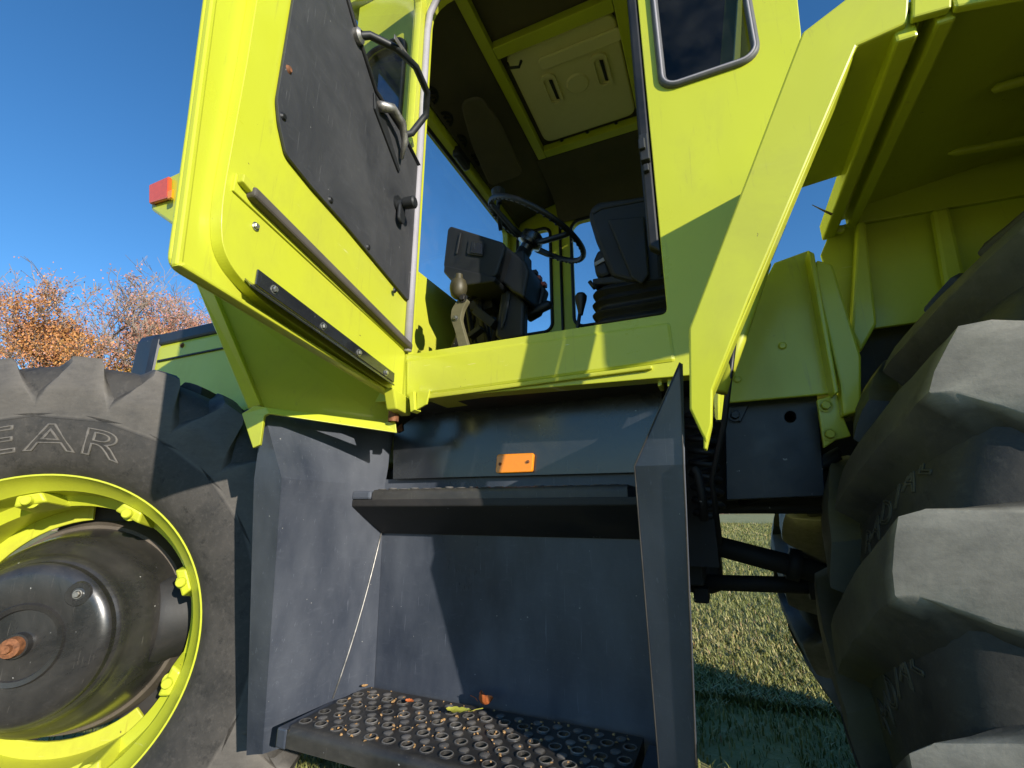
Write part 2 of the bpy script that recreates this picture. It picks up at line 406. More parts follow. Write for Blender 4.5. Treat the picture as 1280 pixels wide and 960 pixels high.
# ------------------------------------------------------------------ trees
for nm, c0, c1, c2 in (('foliage_orange', (.46, .19, .06), (.58, .30, .09), (.38, .15, .07)), ('foliage_russet', (.44, .19, .12), (.52, .26, .15), (.36, .15, .10)),
                   ('foliage_pink', (.48, .22, .17), (.56, .32, .23), (.38, .18, .14)), ('foliage_gold', (.5, .28, .05), (.42, .19, .04), (.3, .2, .05))):
    m, nt, b = new_mat(nm); at = nd(nt, 'ShaderNodeAttribute'); at.attribute_name = 'tone'
    c = ramp(nt, at.outputs['Fac'], [(0, c2), (.5, c0), (1, c1)]); nt.links.new(c.outputs[0], b.inputs['Base Color']); b.inputs['Roughness'].default_value = .7
m_plain('bark_pale', (.34, .26, .20), .85, 0, .5, 3)
def make_tree(u, vtop, D, seed, leaf, dens, label, spread=.32, bare=.5):
    R = random.Random(seed); d = ray(u, 637); d.z = 0; d.normalize(); base = Vector((d.x * D, d.y * D, 0))
    r = ray(u, vtop); Ht = EYE.z + r.z / hypot(r.x, r.y) * D
    base.z = ground_h(base.x, base.y) - .1
    root = bpy.data.objects.new('tree', None); COL.objects.link(root); root.location = base; root['label'] = label; root['category'] = 'tree'; root['group'] = 'autumn trees along the field edge'
    bm = bmesh.new(); tips = []
    def grow(p, dirv, L, rad, lvl):
        n = 4 if lvl < 2 else 3; pts = [p]; q = p.copy(); dd = dirv.copy(); rs = [rad]
        for k in range(n):
            dd = (dd + Vector((R.gauss(0, .12), R.gauss(0, .12), R.gauss(.06 if lvl else .0, .05)))).normalized(); q = q + dd * L / n
            pts.append(q.copy()); rs.append(rad * (1 - .75 * (k + 1) / n) if lvl else rad * (1 - .6 * (k + 1) / n))
        rs = [max(x, .016) for x in rs]; add_tube(bm, pts, rs, 6 if lvl == 0 else (4 if lvl == 1 else 3))
        if lvl >= 2: tips.extend([(x, lvl) for x in pts[1:]])
        if lvl >= 4: return
        kids = (11, 6, 5, 3)[lvl]
        for k in range(kids):
            t = R.uniform(.28 if lvl == 0 else .25, 1.0) ** (.8); i = min(n - 1, int(t * n)); pp = pts[i].lerp(pts[i + 1], t * n - i)
            ax = Vector((R.gauss(0, 1), R.gauss(0, 1), R.gauss(.25, .4))).normalized()
            nd_ = (dd * (.75 if lvl else .9) + ax * R.uniform(.6, 1.0)).normalized()
            grow(pp, nd_, L * R.uniform(.36, .6) * ((1.15 - .5 * t) if lvl == 0 else 1), rs[i] * R.uniform(.4, .6), lvl + 1)
    grow(Vector((0, 0, 0)), Vector((R.gauss(0, .03), R.gauss(0, .03), 1)), Ht * .76, Ht * .015 + .03, 0)
    finish(bm, 'trunk', 'bark_pale', root)
    V, Fc, T = [], [], []
    for p, lvl in tips:
        hz = p.z / Ht
        k = 1.7 * dens * (1.0 - bare * max(0, hz - .45) * 1.9)
        if noise.noise(p * .35 + Vector((seed, 0, 0))) < -.15: k *= .35
        for _ in range(int(k) + (1 if R.random() < k % 1 else 0) if k > 0 else 0):
            c = p + Vector((R.gauss(0, .26), R.gauss(0, .26), R.gauss(0, .2))); s = R.uniform(.03, .085)
            a = Vector((R.gauss(0, 1), R.gauss(0, 1), R.gauss(0, 1))).normalized(); b2 = a.orthogonal().normalized(); i = len(V)
            V.extend([c + a * s, c + b2 * s * .7, c - a * s, c - b2 * s * .7]); Fc.append((i, i + 1, i + 2, i + 3)); T.extend([R.random()] * 4)
    me = bpy.data.meshes.new('crown'); me.from_pydata(V, [], Fc); a = me.attributes.new('tone', 'FLOAT', 'POINT'); a.data.foreach_set('value', T)
    link('crown', me, leaf, root)
TREES = [
    (-150, 345, 44, 'foliage_orange', 2.2, 'orange leaved tree farthest ahead of the tractor on the field edge', .5),
    (-40, 352, 47, 'foliage_russet', 2.0, 'russet tree on the field edge next to the tree farthest ahead', .5),
    (34, 332, 43, 'foliage_pink', .9, 'tall thin pinkish tree with nearly bare crown rising above the orange trees', .85),
    (12, 388, 38, 'foliage_orange', 3.2, 'low bushy bright orange tree above the front tyre lugs', .1),
    (70, 394, 37, 'foliage_gold', 3.0, 'low rounded golden orange tree beside the bright orange one', .1),
    (104, 352, 44, 'foliage_russet', .7, 'slender nearly bare tree with pale trunk behind the golden tree', .9),
    (148, 350, 42, 'foliage_pink', 1.0, 'tall sparse tree with pale limbs and pinkish twigs', .8),
    (172, 388, 37, 'foliage_russet', 1.6, 'smaller russet tree leaning beside the tall sparse one', .4),
    (226, 384, 39, 'foliage_pink', 2.4, 'pink red tree directly above the dark engine bonnet', .3),
    (240, 352, 50, 'foliage_pink', .25, 'wholly bare grey tree showing behind the pink red one', 1.0),
    (285, 398, 42, 'foliage_orange', 1.6, 'orange tree half hidden by the splash plate under the door', .4),
    (400, 440, 46, 'foliage_russet', 1.4, 'russet tree on the field edge behind the tractor cab', .4),
]
for k, (u, vt, D, leaf, dens, lab, bare) in enumerate(TREES):
    make_tree(u, vt, D, 20 + k, leaf, dens, lab, bare=bare)
def far_hedge():
    V, Fc, T = [], [], []; R = random.Random(11)
    for k in range(9000):
        x = R.uniform(-60, 130); h = 5 + 2.5 * noise.noise(Vector((x * .12, 0, 0))) + noise.noise(Vector((x * .5, 3, 0)))
        z = R.uniform(0, 1) ** .8 * h; c = Vector((x, 150 + R.gauss(0, 1.6) - .1 * abs(x), z)); s = R.uniform(.25, .7)
        a = Vector((R.gauss(0, 1), R.gauss(0, 1), R.gauss(0, 1))).normalized(); b2 = a.orthogonal().normalized(); i = len(V)
        V.extend([c + a * s, c + b2 * s, c - a * s, c - b2 * s]); Fc.append((i, i + 1, i + 2, i + 3)); T.extend([R.random()] * 4)
    me = bpy.data.meshes.new('far_wood'); me.from_pydata(V, [], Fc); a = me.attributes.new('tone', 'FLOAT', 'POINT'); a.data.foreach_set('value', T)
    o = link('far_wood', me, 'foliage_pink', None); o['kind'] = 'stuff'; o['label'] = 'far pinkish line of autumn wood at the end of the field'; o['category'] = 'woodland'
far_hedge()

# ================================================================== TRACTOR
tractor = bpy.data.objects.new('tractor', None); COL.objects.link(tractor)
tractor.location = BASE; tractor['_base'] = 1
tractor['label'] = 'lime green four wheel tractor with open cab door and black entry steps'; tractor['category'] = 'tractor'
TR = tractor
YW = 1.0            # near cab wall
YF = 2.42           # far cab wall
XN = -1.08          # cab front
XR = 0.30           # cab rear

# ------------------------------------------------------------------ wheels
HALF = 0.20         # tyre mid plane (local y), outward is -y
PROF = [(-0.002, .445), (-.03, .475), (-.05, .53), (-.058, .59), (-.057, .65), (-.050, .705), (-.034, .748), (.008, .772), (.10, .780), (HALF, .783)]
def prof_at(s):
    """s: 0 at the tread centre, 1 at the bead; catmull-rom through PROF"""
    P = PROF[::-1]; t = s * (len(P) - 1); i = min(int(t), len(P) - 2); f = t - i
    p = [Vector(P[max(0, min(len(P) - 1, j))]) for j in (i - 1, i, i + 1, i + 2)]
    return .5 * (2 * p[1] + (p[2] - p[0]) * f + (2 * p[0] - 5 * p[1] + 4 * p[2] - p[3]) * f * f + (3 * p[1] - p[0] - 3 * p[2] + p[3]) * f ** 3)
def prof_n(s):
    a, b = prof_at(max(0, s - .01)), prof_at(min(1, s + .01)); t = (b - a).normalized()
    return Vector((-t.y, t.x)) if (-t.y * (-1) + t.x * 0) >= 0 and False else (Vector((t.y, -t.x)) if Vector((t.y, -t.x)).dot(prof_at(s) - Vector((HALF, .55))) > 0 else Vector((-t.y, t.x)))
def P3(y, r, th): return Vector((r * cos(th), y, r * sin(th)))
def make_tyre_mesh(lugs=20, seed=1, hand=1, lh=1.0, lw=1.0, phase=0.0, wd=.06):
    bm = bmesh.new(); wl = bm.verts.layers.float.new('wear_sunlit'); n = 120; ns = 26
    half = [prof_at(1 - k / ns) for k in range(ns + 1)]
    prof = [(p.x, p.y) for p in half] + [(2 * HALF - p.x, p.y) for p in half[-2::-1]]
    prof = prof + [(2 * HALF - .03, .435), (.03, .435)]
    rings = []
    for k in range(n):
        th = 2 * pi * k / n; rings.append([bm.verts.new(P3(y, r, th)) for y, r in prof])
    for k in range(n):
        A, Bq = rings[k], rings[(k + 1) % n]
        for j in range(len(prof)):
            jj = (j + 1) % len(prof); bm.faces.new([A[j], A[jj], Bq[jj], Bq[j]])
    R = random.Random(seed)
    NS = 22; S1 = .62; SC = S1 * 12 / 22
    def lug_top(s):
        if s <= SC + 1e-6: return Vector((HALF, .826)).lerp(Vector((-.036, .813)), (s / SC) ** 1.0)
        t = (s - SC) / (S1 - SC)
        return Vector((-.036, .813)).lerp(Vector((-.068, .70)), t / .6) if t < .6 else Vector((-.068, .70)).lerp(prof_at(S1), (t - .6) / .4)
    for side in (0, 1):
        for L in range(lugs):
            th0 = phase + 2 * pi * (L + (.5 if side else 0)) / lugs; grid = []
            for i in range(NS + 1):
                s = S1 * i / NS; b = prof_at(s); nn = prof_n(s); tread = min(1, s / .30)
                down = max(0, (s - .34) / (S1 - .34))
                h = lh * (.036 + .012 * tread) * (1 - down ** 1.15) + .002
                hw = lw * (.034 + .010 * tread) + wd * down ** 1.2
                off = hand * (-.16 * min(1, s / .36) ** .9 - .01 * down) / .80 + .0
                row = []
                for q, (fw, fh) in enumerate(((1.42, -.12), (1.18, .40), (1.02, .94), (.97, 1.0), (.4, 1.03), (-.4, 1.03), (-.97, 1.0), (-1.02, .94), (-1.18, .40), (-1.42, -.12))):
                    jit = noise.noise(Vector((L * 7.3 + side * 31, i * .55, q * .6 + seed * 9))) * .0022 + noise.noise(Vector((L * 3.1 + side * 11, i * 1.9, q * 1.7 + seed))) * .0016
                    tp_ = lug_top(s) - b; k_ = (fh * lh) + (jit / .045 if 0 < q < 9 else 0); wv = hw * fw + jit * .8
                    y, r = b.x + tp_.x * k_ + (nn.x * .001), b.y + tp_.y * k_ + (nn.y * .001)
                    if side: y = 2 * HALF - y
                    v = bm.verts.new(P3(y, r, th0 + off + wv / max(r, .3)))
                    v[wl] = (1.0 if q in (2, 3, 6, 7) else .75 if q in (4, 5) else .25 if 0 < q < 9 else 0) * (1.0 if i > 12 else .8 if i == 12 else .12) * (1 - .3 * down) * (.8 + .2 * R.random())  # lug side faces paled as if sunlit, along with their scuffed edges
                    row.append(v)
                grid.append(row)
            for i in range(NS):
                for q in range(9): bm.faces.new([grid[i][q], grid[i][q + 1], grid[i + 1][q + 1], grid[i + 1][q]])
            bm.faces.new(grid[0]); bm.faces.new(grid[-1][::-1])
    bmesh.ops.recalc_face_normals(bm, faces=bm.faces)
    for e in bm.edges: e.smooth = not (len(e.link_faces) == 2 and e.calc_face_angle(0) > radians(33))
    for f in bm.faces: f.smooth = True
    me = bpy.data.meshes.new('tyre'); bm.to_mesh(me); bm.free(); return me
def rim_mesh():
    bm = bmesh.new()
    prof = [(.452, -.006), (.462, .004), (.458, .016), (.44, .02), (.432, .035), (.415, .05), (.41, .10), (.405, .13), (.375, .15), (.372, .28), (.40, .30), (.41, .36), (.45, .40),
            (.445, .40), (.40, .365), (.39, .30), (.362, .285), (.362, .145), (.392, .125), (.400, .10), (.404, .05), (.424, .03), (.440, .004), (.444, -.006)]
    add_lathe(bm, [(r, h) for r, h in prof + prof[:1]], (0, 0, 0), (0, 1, 0), 96)
    bmesh.ops.remove_doubles(bm, verts=bm.verts, dist=1e-5); bmesh.ops.recalc_face_normals(bm, faces=bm.faces)
    me = bpy.data.meshes.new('rim'); bm.to_mesh(me); bm.free(); return me
TYRE = {}
def make_wheel(loc, rot, mat, seed, flip=False, hand=1, lh=1.0, lw=1.0, phase=0.0, wd=.06):
    w = link('wheel', rim_mesh(), 'lime_paint', TR); w.location = loc; w.rotation_euler = (0, 0, rot + (pi if flip else 0)); smooth_angle(w, 30)
    t = link('tyre', make_tyre_mesh(22, seed, hand, lh, lw, phase, wd), mat, w)
    # hub: planetary drum sitting inside the rim
    lathe('hub', [(0, .010), (.030, .012), (.032, .028), (.085, .030), (.088, .024), (.10, .022), (.104, .030), (.175, .026), (.196, .032), (.205, .042), (.207, .060), (.212, .064), (.219, .070), (.223, .085),
                  (.228, .10), (.246, .118), (.262, .14), (.272, .175), (.280, .21), (.288, .24), (.292, .262)], (0, 0, 0), (0, 1, 0), 'hub_black', w, 72)
    lathe('hub_drum', [(.286, .25), (.300, .255), (.308, .28), (.314, .30), (.316, .37), (.322, .375), (.322, .42), (.10, .44)], (0, 0, 0), (0, 1, 0), 'hub_dirt', w, 72)
    lathe('hub_plug', [(0, -.018), (.010, -.018), (.011, -.008), (.024, -.006), (.026, .014)], (0, 0, 0), (0, 1, 0), 'rust', w, 20)
    for k in range(1):
        a = radians(48 + 120 * k); p = Vector((cos(a) * .165, .029, sin(a) * .165))
        lathe('drain_boss', [(.034, .001), (.030, -.004), (.018, -.004), (.013, .002), (.011, -.003), (0, -.004)], p, (0, 1, 0), 'hub_black', w, 18)
        bolt(p + Vector((0, -.004, 0)), (0, -1, 0), .008, 'worn_metal', w)
    # spider arms and clamp wedges with studs between drum and rim
    for k in range(9):
        a = radians(22 + 40 * k); ca, sa = cos(a), sin(a); M = Matrix.Rotation(-a, 3, 'Y')
        bm = bmesh.new()
        q = [(-.0, 0)]
        def W(r, y, t): return M @ Vector((r, y, t))
        a0 = [W(.372, .055, -.040), W(.372, .055, .040), W(.402, .050, .030), W(.402, .050, -.030)]
        a1 = [W(.355, .15, -.05), W(.355, .15, .05), W(.404, .15, .045), W(.404, .15, -.045)]
        va = [bm.verts.new(p) for p in a0]; vb = [bm.verts.new(p) for p in a1]
        bm.faces.new(va); bm.faces.new(vb[::-1])
        for i in range(4): bm.faces.new([va[i], va[(i + 1) % 4], vb[(i + 1) % 4], vb[i]])
        finish(bm, 'rim_clamp', 'lime_rust' if k % 2 else 'lime_paint', w, .006)
        lathe('clamp_stud', [(0, .036), (.011, .036), (.0135, .039), (.0135, .06), (.022, .062), (.022, .075)], W(.384, 0, 0), (0, 1, 0), 'lime_paint', w, 16)
    for k in range(5):
        bm = bmesh.new(); a = radians(27 + 72 * k); M = Matrix.Rotation(-a, 3, 'Y')
        pts = [M @ Vector(p) for p in ((.30, .30, -.10), (.30, .30, .10), (.364, .30, .06), (.364, .30, -.06))]
        add_prism(bm, pts, (0, .06, 0)); finish(bm, 'spider_arm', 'chassis_black', w, .004)
    bm = bmesh.new(); ra_ = [radians(95 + 215 * k / 40) for k in range(41)]
    add_prism(bm, [P3(.265, .368, t) for t in ra_] + [P3(.265, .318, t) for t in ra_[::-1]], (0, .012, 0)); finish(bm, 'rim_plate', 'lime_rust', w, .003)
    return w
FW = make_wheel((-1.745, .713, .78), radians(35.4), 'tyre_rubber', 1, hand=1, lh=.66, lw=.86, phase=.005)
RW = make_wheel((1.05, .765, .88), 0, 'tyre_rubber_olive_shade', 5, hand=1, lh=.85, lw=.98, phase=.2506, wd=.03)
RW.scale = (1.105, 1.10, 1.105)
make_wheel((1.06, 2.74, .855), 0, 'tyre_rubber_olive_shade', 9, flip=True, hand=1, lh=1.0, lw=1.1, wd=.035).scale = (1.06, 1.06, 1.06)
make_wheel((-1.745, 2.70, .78), radians(27), 'tyre_rubber', 4, flip=True, hand=-1)

def tyre_text(wheel, txt, r_mid, size, ang0, step, mat, ysurf, bev=.0016, wide=1.35):
    """raised outline letters moulded on the sidewall, one mesh"""
    for k, ch in enumerate(txt):
        bm = bmesh.new()
        cu = bpy.data.curves.new('glyph', 'FONT'); cu.body = ch; cu.size = size; cu.align_x = 'CENTER'; cu.fill_mode = 'NONE'; cu.bevel_depth = bev; cu.bevel_resolution = 1; cu.resolution_u = 5; cu.space_character = 1
        tmp = bpy.data.objects.new('glyph', cu); COL.objects.link(tmp)
        me = bpy.data.meshes.new_from_object(tmp, depsgraph=bpy.context.evaluated_depsgraph_get())
        bpy.data.objects.remove(tmp); a = ang0 - step * k
        for v in me.vertices:
            x, yy, z = v.co.x * wide, v.co.y - size * .35, v.co.z
            r = r_mid + yy; th = a - x / r_mid
            v.co = P3(ysurf(r) - z - .0002, r, th)
        bm.from_mesh(me); bpy.data.meshes.remove(me)
        finish(bm, 'moulded_letter', mat, wheel, smooth=True)
def side_y(r):
    best = min(((abs(prof_at(s / 200).y - r), prof_at(s / 200).x) for s in range(70, 200)), key=lambda t: t[0]); return best[1]
_cache = {}
def side_y_c(r):
    k = round(r, 3)
    if k not in _cache: _cache[k] = side_y(k)
    return _cache[k]
tyre_text(FW, 'GOODYEAR', .548, .105, radians(171.5), radians(13.6), 'letter_rubber', side_y_c, .0022, 1.85)
def void_text(wheel, txt, th0, size, y_end, step, bev):
    """letters moulded on the tread floor between two lugs, reading across the tread"""
    tab = [(prof_at(s / 300).x, prof_at(s / 300).y) for s in range(0, 130)]
    for k, ch in enumerate(txt):
        bm = bmesh.new()
        cu = bpy.data.curves.new('glyph', 'FONT'); cu.body = ch; cu.size = size; cu.align_x = 'CENTER'; cu.fill_mode = 'NONE'; cu.bevel_depth = bev; cu.bevel_resolution = 1; cu.resolution_u = 4
        tmp = bpy.data.objects.new('glyph', cu); COL.objects.link(tmp)
        me = bpy.data.meshes.new_from_object(tmp, depsgraph=bpy.context.evaluated_depsgraph_get()); bpy.data.objects.remove(tmp)
        for v in me.vertices:
            y = min(HALF - .001, y_end + (len(txt) - 1 - k) * step - v.co.x * 1.15); i2 = next((q for q in range(len(tab) - 1) if tab[q][0] >= y >= tab[q + 1][0]), len(tab) - 2); f2 = (tab[i2][0] - y) / max(1e-6, tab[i2][0] - tab[i2 + 1][0]); f2 = max(0, min(1, f2)); r = tab[i2][1] + (tab[i2 + 1][1] - tab[i2][1]) * f2
            v.co = P3(y, r + v.co.z + .0003, th0 + (len(txt) - 1 - k) * .028 - (v.co.y - size * .35) / r)
        bm.from_mesh(me); bpy.data.meshes.remove(me); finish(bm, 'moulded_letter', 'letter_dull', wheel, smooth=True)
for a in (158.6, 174.9): void_text(RW, 'RADIAL', radians(a), .046, .018, .029, .0014)

# ------------------------------------------------------------------ cab shell
def XZ(pts, Y): return [Vector((x, Y, z)) for x, z in pts]
DOOR = [(p.x, p.y) for p in round_poly([Vector((-.765, 1.545, 0)), Vector((-.066, 1.545, 0)), Vector((-.066, 2.87, 0)), Vector((-.765, 2.87, 0))], [.015, .015, .09, .09])]
QW = [Vector((p.x, YW, p.z)) for p in (U(819, -2, YW), U(826, 107, YW), U(949, 78, YW), U(932, -2, YW))]
qx0 = (QW[0].x + QW[1].x) / 2; qx1 = (QW[2].x + QW[3].x) / 2; qz = (QW[1].z + QW[2].z) / 2
QUARTER = rrect(qx0, qx1, qz, 2.78, .035)
FRONTW = rrect(-1.03, -.842, 2.12, 2.74, .06)
wall = prism('cab_wall', XZ([(XN, 1.44), (-.98, 1.42), (-.01, 1.40), (.05, 1.50), (.155, 1.65), (.19, 1.72), (.276, 2.17), (.285, 2.3), (.285, 3.0), (XN, 3.0)], YW), (0, .045, 0), 'lime_paint', TR, .006,
             [XZ(DOOR, YW), XZ(QUARTER, YW), XZ(FRONTW, YW)])
FQ = rrect(-1.0, -.785, 2.12, 2.80, .05); FD = rrect(-.655, -.12, 2.12, 2.80, .06); FR = rrect(-.03, .20, 2.1, 2.8, .04)
fwall = prism('cab_wall', XZ([(XN, 1.44), (.285, 1.44), (.285, 3.0), (XN, 3.0)], YF), (0, -.045, 0), 'lime_paint', TR, .006, [XZ(FQ, YF), XZ(FD, YF), XZ(FR, YF)])
def seal_loop(name, loop, Y, r, mat, parent, dz=0):
    return tube(name, densify(XZ(loop, Y), .05), r, mat, parent, 8, True)
for lp in (FQ, FD): seal_loop('window_seal', lp, YF - .047, .010, 'seal_black', fwall)
for lp in (FQ, FD, FR): prism('pane', XZ(lp, YF - .02), (0, -.004, 0), 'clear_glass', fwall, 0)
tube('door_seal', [Vector((-.722, YF - .048, z)) for z in (1.5, 2.0, 2.9)], .009, 'seal_black', fwall)
seal_loop('window_seal', QUARTER, YW - .002, .010, 'gasket_grey', wall)
seal_loop('seal_bead', [(x * .985 + .001, z) for x, z in QUARTER], YW - .009, .0035, 'seal_grey', wall)
prism('pane', XZ(QUARTER, YW + .012), (0, .004, 0), 'tinted_glass', wall, 0)
seal_loop('window_seal', FRONTW, YW - .002, .008, 'seal_black', wall); prism('pane', XZ(FRONTW, YW + .012), (0, .004, 0), 'tinted_glass', wall, 0)
# grey weather strip round the front and top of the door opening, black one at the rear
ds = [Vector((-.752, YW - .004, z)) for z in (1.552, 1.8, 2.1, 2.4, 2.7)] + [Vector((-.745, YW - .004, 2.78)), Vector((-.715, YW - .004, 2.84)), Vector((-.66, YW - .004, 2.858)), Vector((-.4, YW - .004, 2.858)), Vector((-.15, YW - .004, 2.858))]
ws = tube('door_seal', ds, .012, 'seal_grey', wall, 8)
prism('door_seal', XZ([(-.094, 1.72), (-.068, 1.70), (-.068, 2.84), (-.094, 2.84)], YW + .002), (0, .03, 0), 'seal_black', wall, .006)
# latch striker on the rear post
bm = bmesh.new(); c = U(806, 188, YW); add_box(bm, c, (.022, .03, .075)); add_box(bm, c + Vector((-.004, -.014, .004)), (.016, .02, .03)); add_box(bm, c + Vector((0, 0, -.055)), (.014, .02, .02))
finish(bm, 'latch_striker', 'plastic_black', wall, .003)
# A post ridges outside the seal
prism('post_rib', XZ([(-.812, 1.5), (-.796, 1.5), (-.796, 2.95), (-.812, 2.95)], YW - .004), (0, .016, 0), 'lime_paint', wall, .004)
prism('post_rib', XZ([(-.782, 1.5), (-.770, 1.5), (-.770, 2.95), (-.782, 2.95)], YW - .008), (0, .012, 0), 'lime_paint', wall, .004)
# sill beam under the door opening
sill = prism('door_sill', [U(506, 449, YW - .004), U(838, 401, YW - .004), U(845, 452, YW - .004), U(800, 458, YW - .004), U(545, 492, YW - .004), U(506, 497, YW - .004)], (0, .075, 0), 'lime_paint', TR, .008)
prism('sill_lip', [U(520, 494, .99), U(815, 456, .99), U(815, 461, .99), U(530, 499, .99)], (0, .12, 0), 'lime_rust', sill, .003)
for u in (826, 838):
    prism('hinge_tab', [U(u - 4, 455, 1.02), U(u + 1, 454, 1.02), U(u + 1, 482, 1.02), U(u - 4, 483, 1.02)], (0, .05, 0), 'lime_paint', sill, .002)
prism('gusset', [U(521, 488, .985), U(537, 487, .985), U(533, 505, .985), U(521, 512, .985)], (0, .006, 0), 'lime_paint', sill, .001)
prism('gusset', [U(511, 490, .975), U(517, 489, .975), U(518, 512, .975), U(513, 515, .975)], (0, .03, 0), 'lime_paint', sill, .001)
lathe('hinge_pin', [(.014, 0), (.014, .06), (0, .06)], (-.775, .985, 1.355), (0, 0, 1), 'rust', sill, 12)
# front wall, windscreen frame, roof, rear wall, floor
WS = [(YW + .1, 2.08), (YF - .1, 2.08), (YF - .1, 2.82), (YW + .1, 2.82)]
def YZ(pts, X): return [Vector((X, y, z)) for y, z in pts]
fr = prism('front_wall', YZ([(YW + .05, 1.42), (YF - .05, 1.42), (YF - .05, 2.98), (YW + .05, 2.98)], XN), (.035, 0, 0), 'lime_paint', TR, .004, [round_poly(YZ(WS, XN), .06)])
prism('windscreen', YZ(WS, XN + .012), (.004, 0, 0), 'clear_glass', TR, 0)
box('screen_rail', (XN + .037, YW + .05, 2.795), (XN + .085, YF - .05, 2.85), 'lime_paint', TR, .006)
tube('screen_seal', [Vector((XN + .04, y, 2.80)) for y in (YW + .1, 1.7, YF - .1)], .012, 'seal_black', TR)
# small things on the screen rail: wiper motor cover and a work lamp pod
c = UX(577, 198, XN + .09); box('wiper_cover', c - Vector((.02, .06, .03)), c + Vector((.02, .06, .03)), 'plastic_black', TR, .012)
rear = prism('rear_wall', [Vector((x, y, z)) for x, y, z in ((.01, YW + .05, 1.42), (.01, YF - .05, 1.42), (.27, YF - .05, 2.98), (.27, YW + .05, 2.98))], (-.03, 0, 0), 'lime_paint', TR, .003, [YZ([(YW + .15, 2.2), (YF - .15, 2.2), (YF - .15, 2.8), (YW + .15, 2.8)], .284)][:0])
# the inside of the rear corner in dark trim, seen through the quarter window
box('cab_floor', (XN + .04, YW + .046, 1.41), (-.03, YF - .046, 1.49), 'chassis_black', TR, .004)
ZC = 2.95
roof = box('roof', (XN - .06, YW - .03, 3.003), (.33, YF + .03, 3.09), 'lime_paint', TR, .03)
# roof hatch: lime frame, moulded cover, headliner round it
hx0, hx1 = -.665, -.175
hy0, hy1, hy2 = .99, 1.375, 1.93
def hb(x0, x1, y0, y1, z0=2.945, z1=2.985): box('hatch_bar', (x0, y0, z0), (x1, y1, z1), 'lime_paint', TR, .004)
hb(hx0 - .045, hx0, hy0 + .06, hy2 + .05); hb(hx1, hx1 + .05, hy0 + .06, hy2 + .05)
hb(hx0 + .001, hx1 - .001, hy1 - .06, hy1 - .005); hb(hx0 + .001, hx1 - .001, hy2, hy2 + .05)
hc = prism('hatch_cover', round_poly([Vector((hx0 + .02, hy1 + .012, 2.972)), Vector((hx1 - .006, hy1 + .012, 2.972)), Vector((hx1 - .006, hy2 - .02, 2.972)), Vector((hx0 + .02, hy2 - .02, 2.972))], .05), (0, 0, .02), 'hatch_cover', TR, .008)
for (u, v) in ((690, 112), (752, 88)):
    c = UZ(u, v, 2.968)
    bm = bmesh.new(); pts = [Vector((c.x + a, c.y + b, 2.9715)) for a, b in rrect(-.035, .035, -.085, .085, .03)]
    add_prism(bm, pts, (0, 0, -.012), [[Vector((c.x + a, c.y + b, 2.9715)) for a, b in rrect(-.022, .022, -.07, .07, .02)]])
    finish(bm, 'hatch_grip', 'hatch_cover', hc, .004)
    prism('grip_slot', [Vector((c.x + .002, c.y - .05, 2.9705)), Vector((c.x + .016, c.y - .045, 2.9705)), Vector((c.x + .016, c.y + .06, 2.9705)), Vector((c.x + .004, c.y + .055, 2.9705))], (0, 0, -.004), 'seal_black', hc, 0)
c = UZ(722, 105, 2.968); lathe('hatch_boss', [(0, -.007), (.045, -.007), (.052, 0)], (c.x, c.y, 2.9715), (0, 0, 1), 'hatch_cover', hc, 28)
c = UZ(722, 62, 2.968); prism('hatch_rib', [Vector((c.x + a, c.y + b, 2.9715)) for a, b in rrect(-.17, .18, -.03, .03, .02)], (0, 0, -.012), 'hatch_cover', hc, .006)
c = UZ(634, 79, 2.945); tube('hatch_catch', [Vector((c.x, c.y, 2.945)), Vector((c.x + .01, c.y, 2.915)), Vector((c.x + .05, c.y + .01, 2.912)), Vector((c.x + .06, c.y + .01, 2.94))], .006, 'plastic_black', TR, 8)
for u in (702, 734, 770):
    c = UZ(u, 175 - (u - 702) * .32, 2.945); bolt(c, (0, 0, -1), .007, 'seal_black', TR, 'screw')
# headliner: flat panel round the hatch, curved cheeks to front and far side
bm = bmesh.new()
add_prism(bm, [Vector(p) for p in ((XN + .05, YW + .05, 2.99), (.25, YW + .05, 2.99), (.25, YF - .05, 2.99), (XN + .05, YF - .05, 2.99))], (0, 0, .008))
finish(bm, 'headliner', 'headliner', TR, 0)
def sheet(name, rows, mat, parent, thick=.006, smooth=True):
    bm = bmesh.new(); g = [[bm.verts.new(p) for p in r] for r in rows]
    for i in range(len(g) - 1):
        for j in range(len(g[0]) - 1): bm.faces.new([g[i][j], g[i][j + 1], g[i + 1][j + 1], g[i + 1][j]])
    bmesh.ops.recalc_face_normals(bm, faces=bm.faces)
    bmesh.ops.solidify(bm, geom=bm.faces[:], thickness=thick)
    return smooth_angle(finish(bm, name, mat, parent), 40)
ys = [YW + .06 + (YF - YW - .12) * k / 12 for k in range(13)]
cons_prof = [(XN + .09, 2.84), (XN + .10, 2.87), (XN + .20, 2.905), (XN + .23, 2.925), (XN + .33, 2.945), (hx0 - .05, 2.965)]
sheet('roof_console', [[Vector((x, y, z)) for y in ys] for x, z in cons_prof], 'headliner', TR)
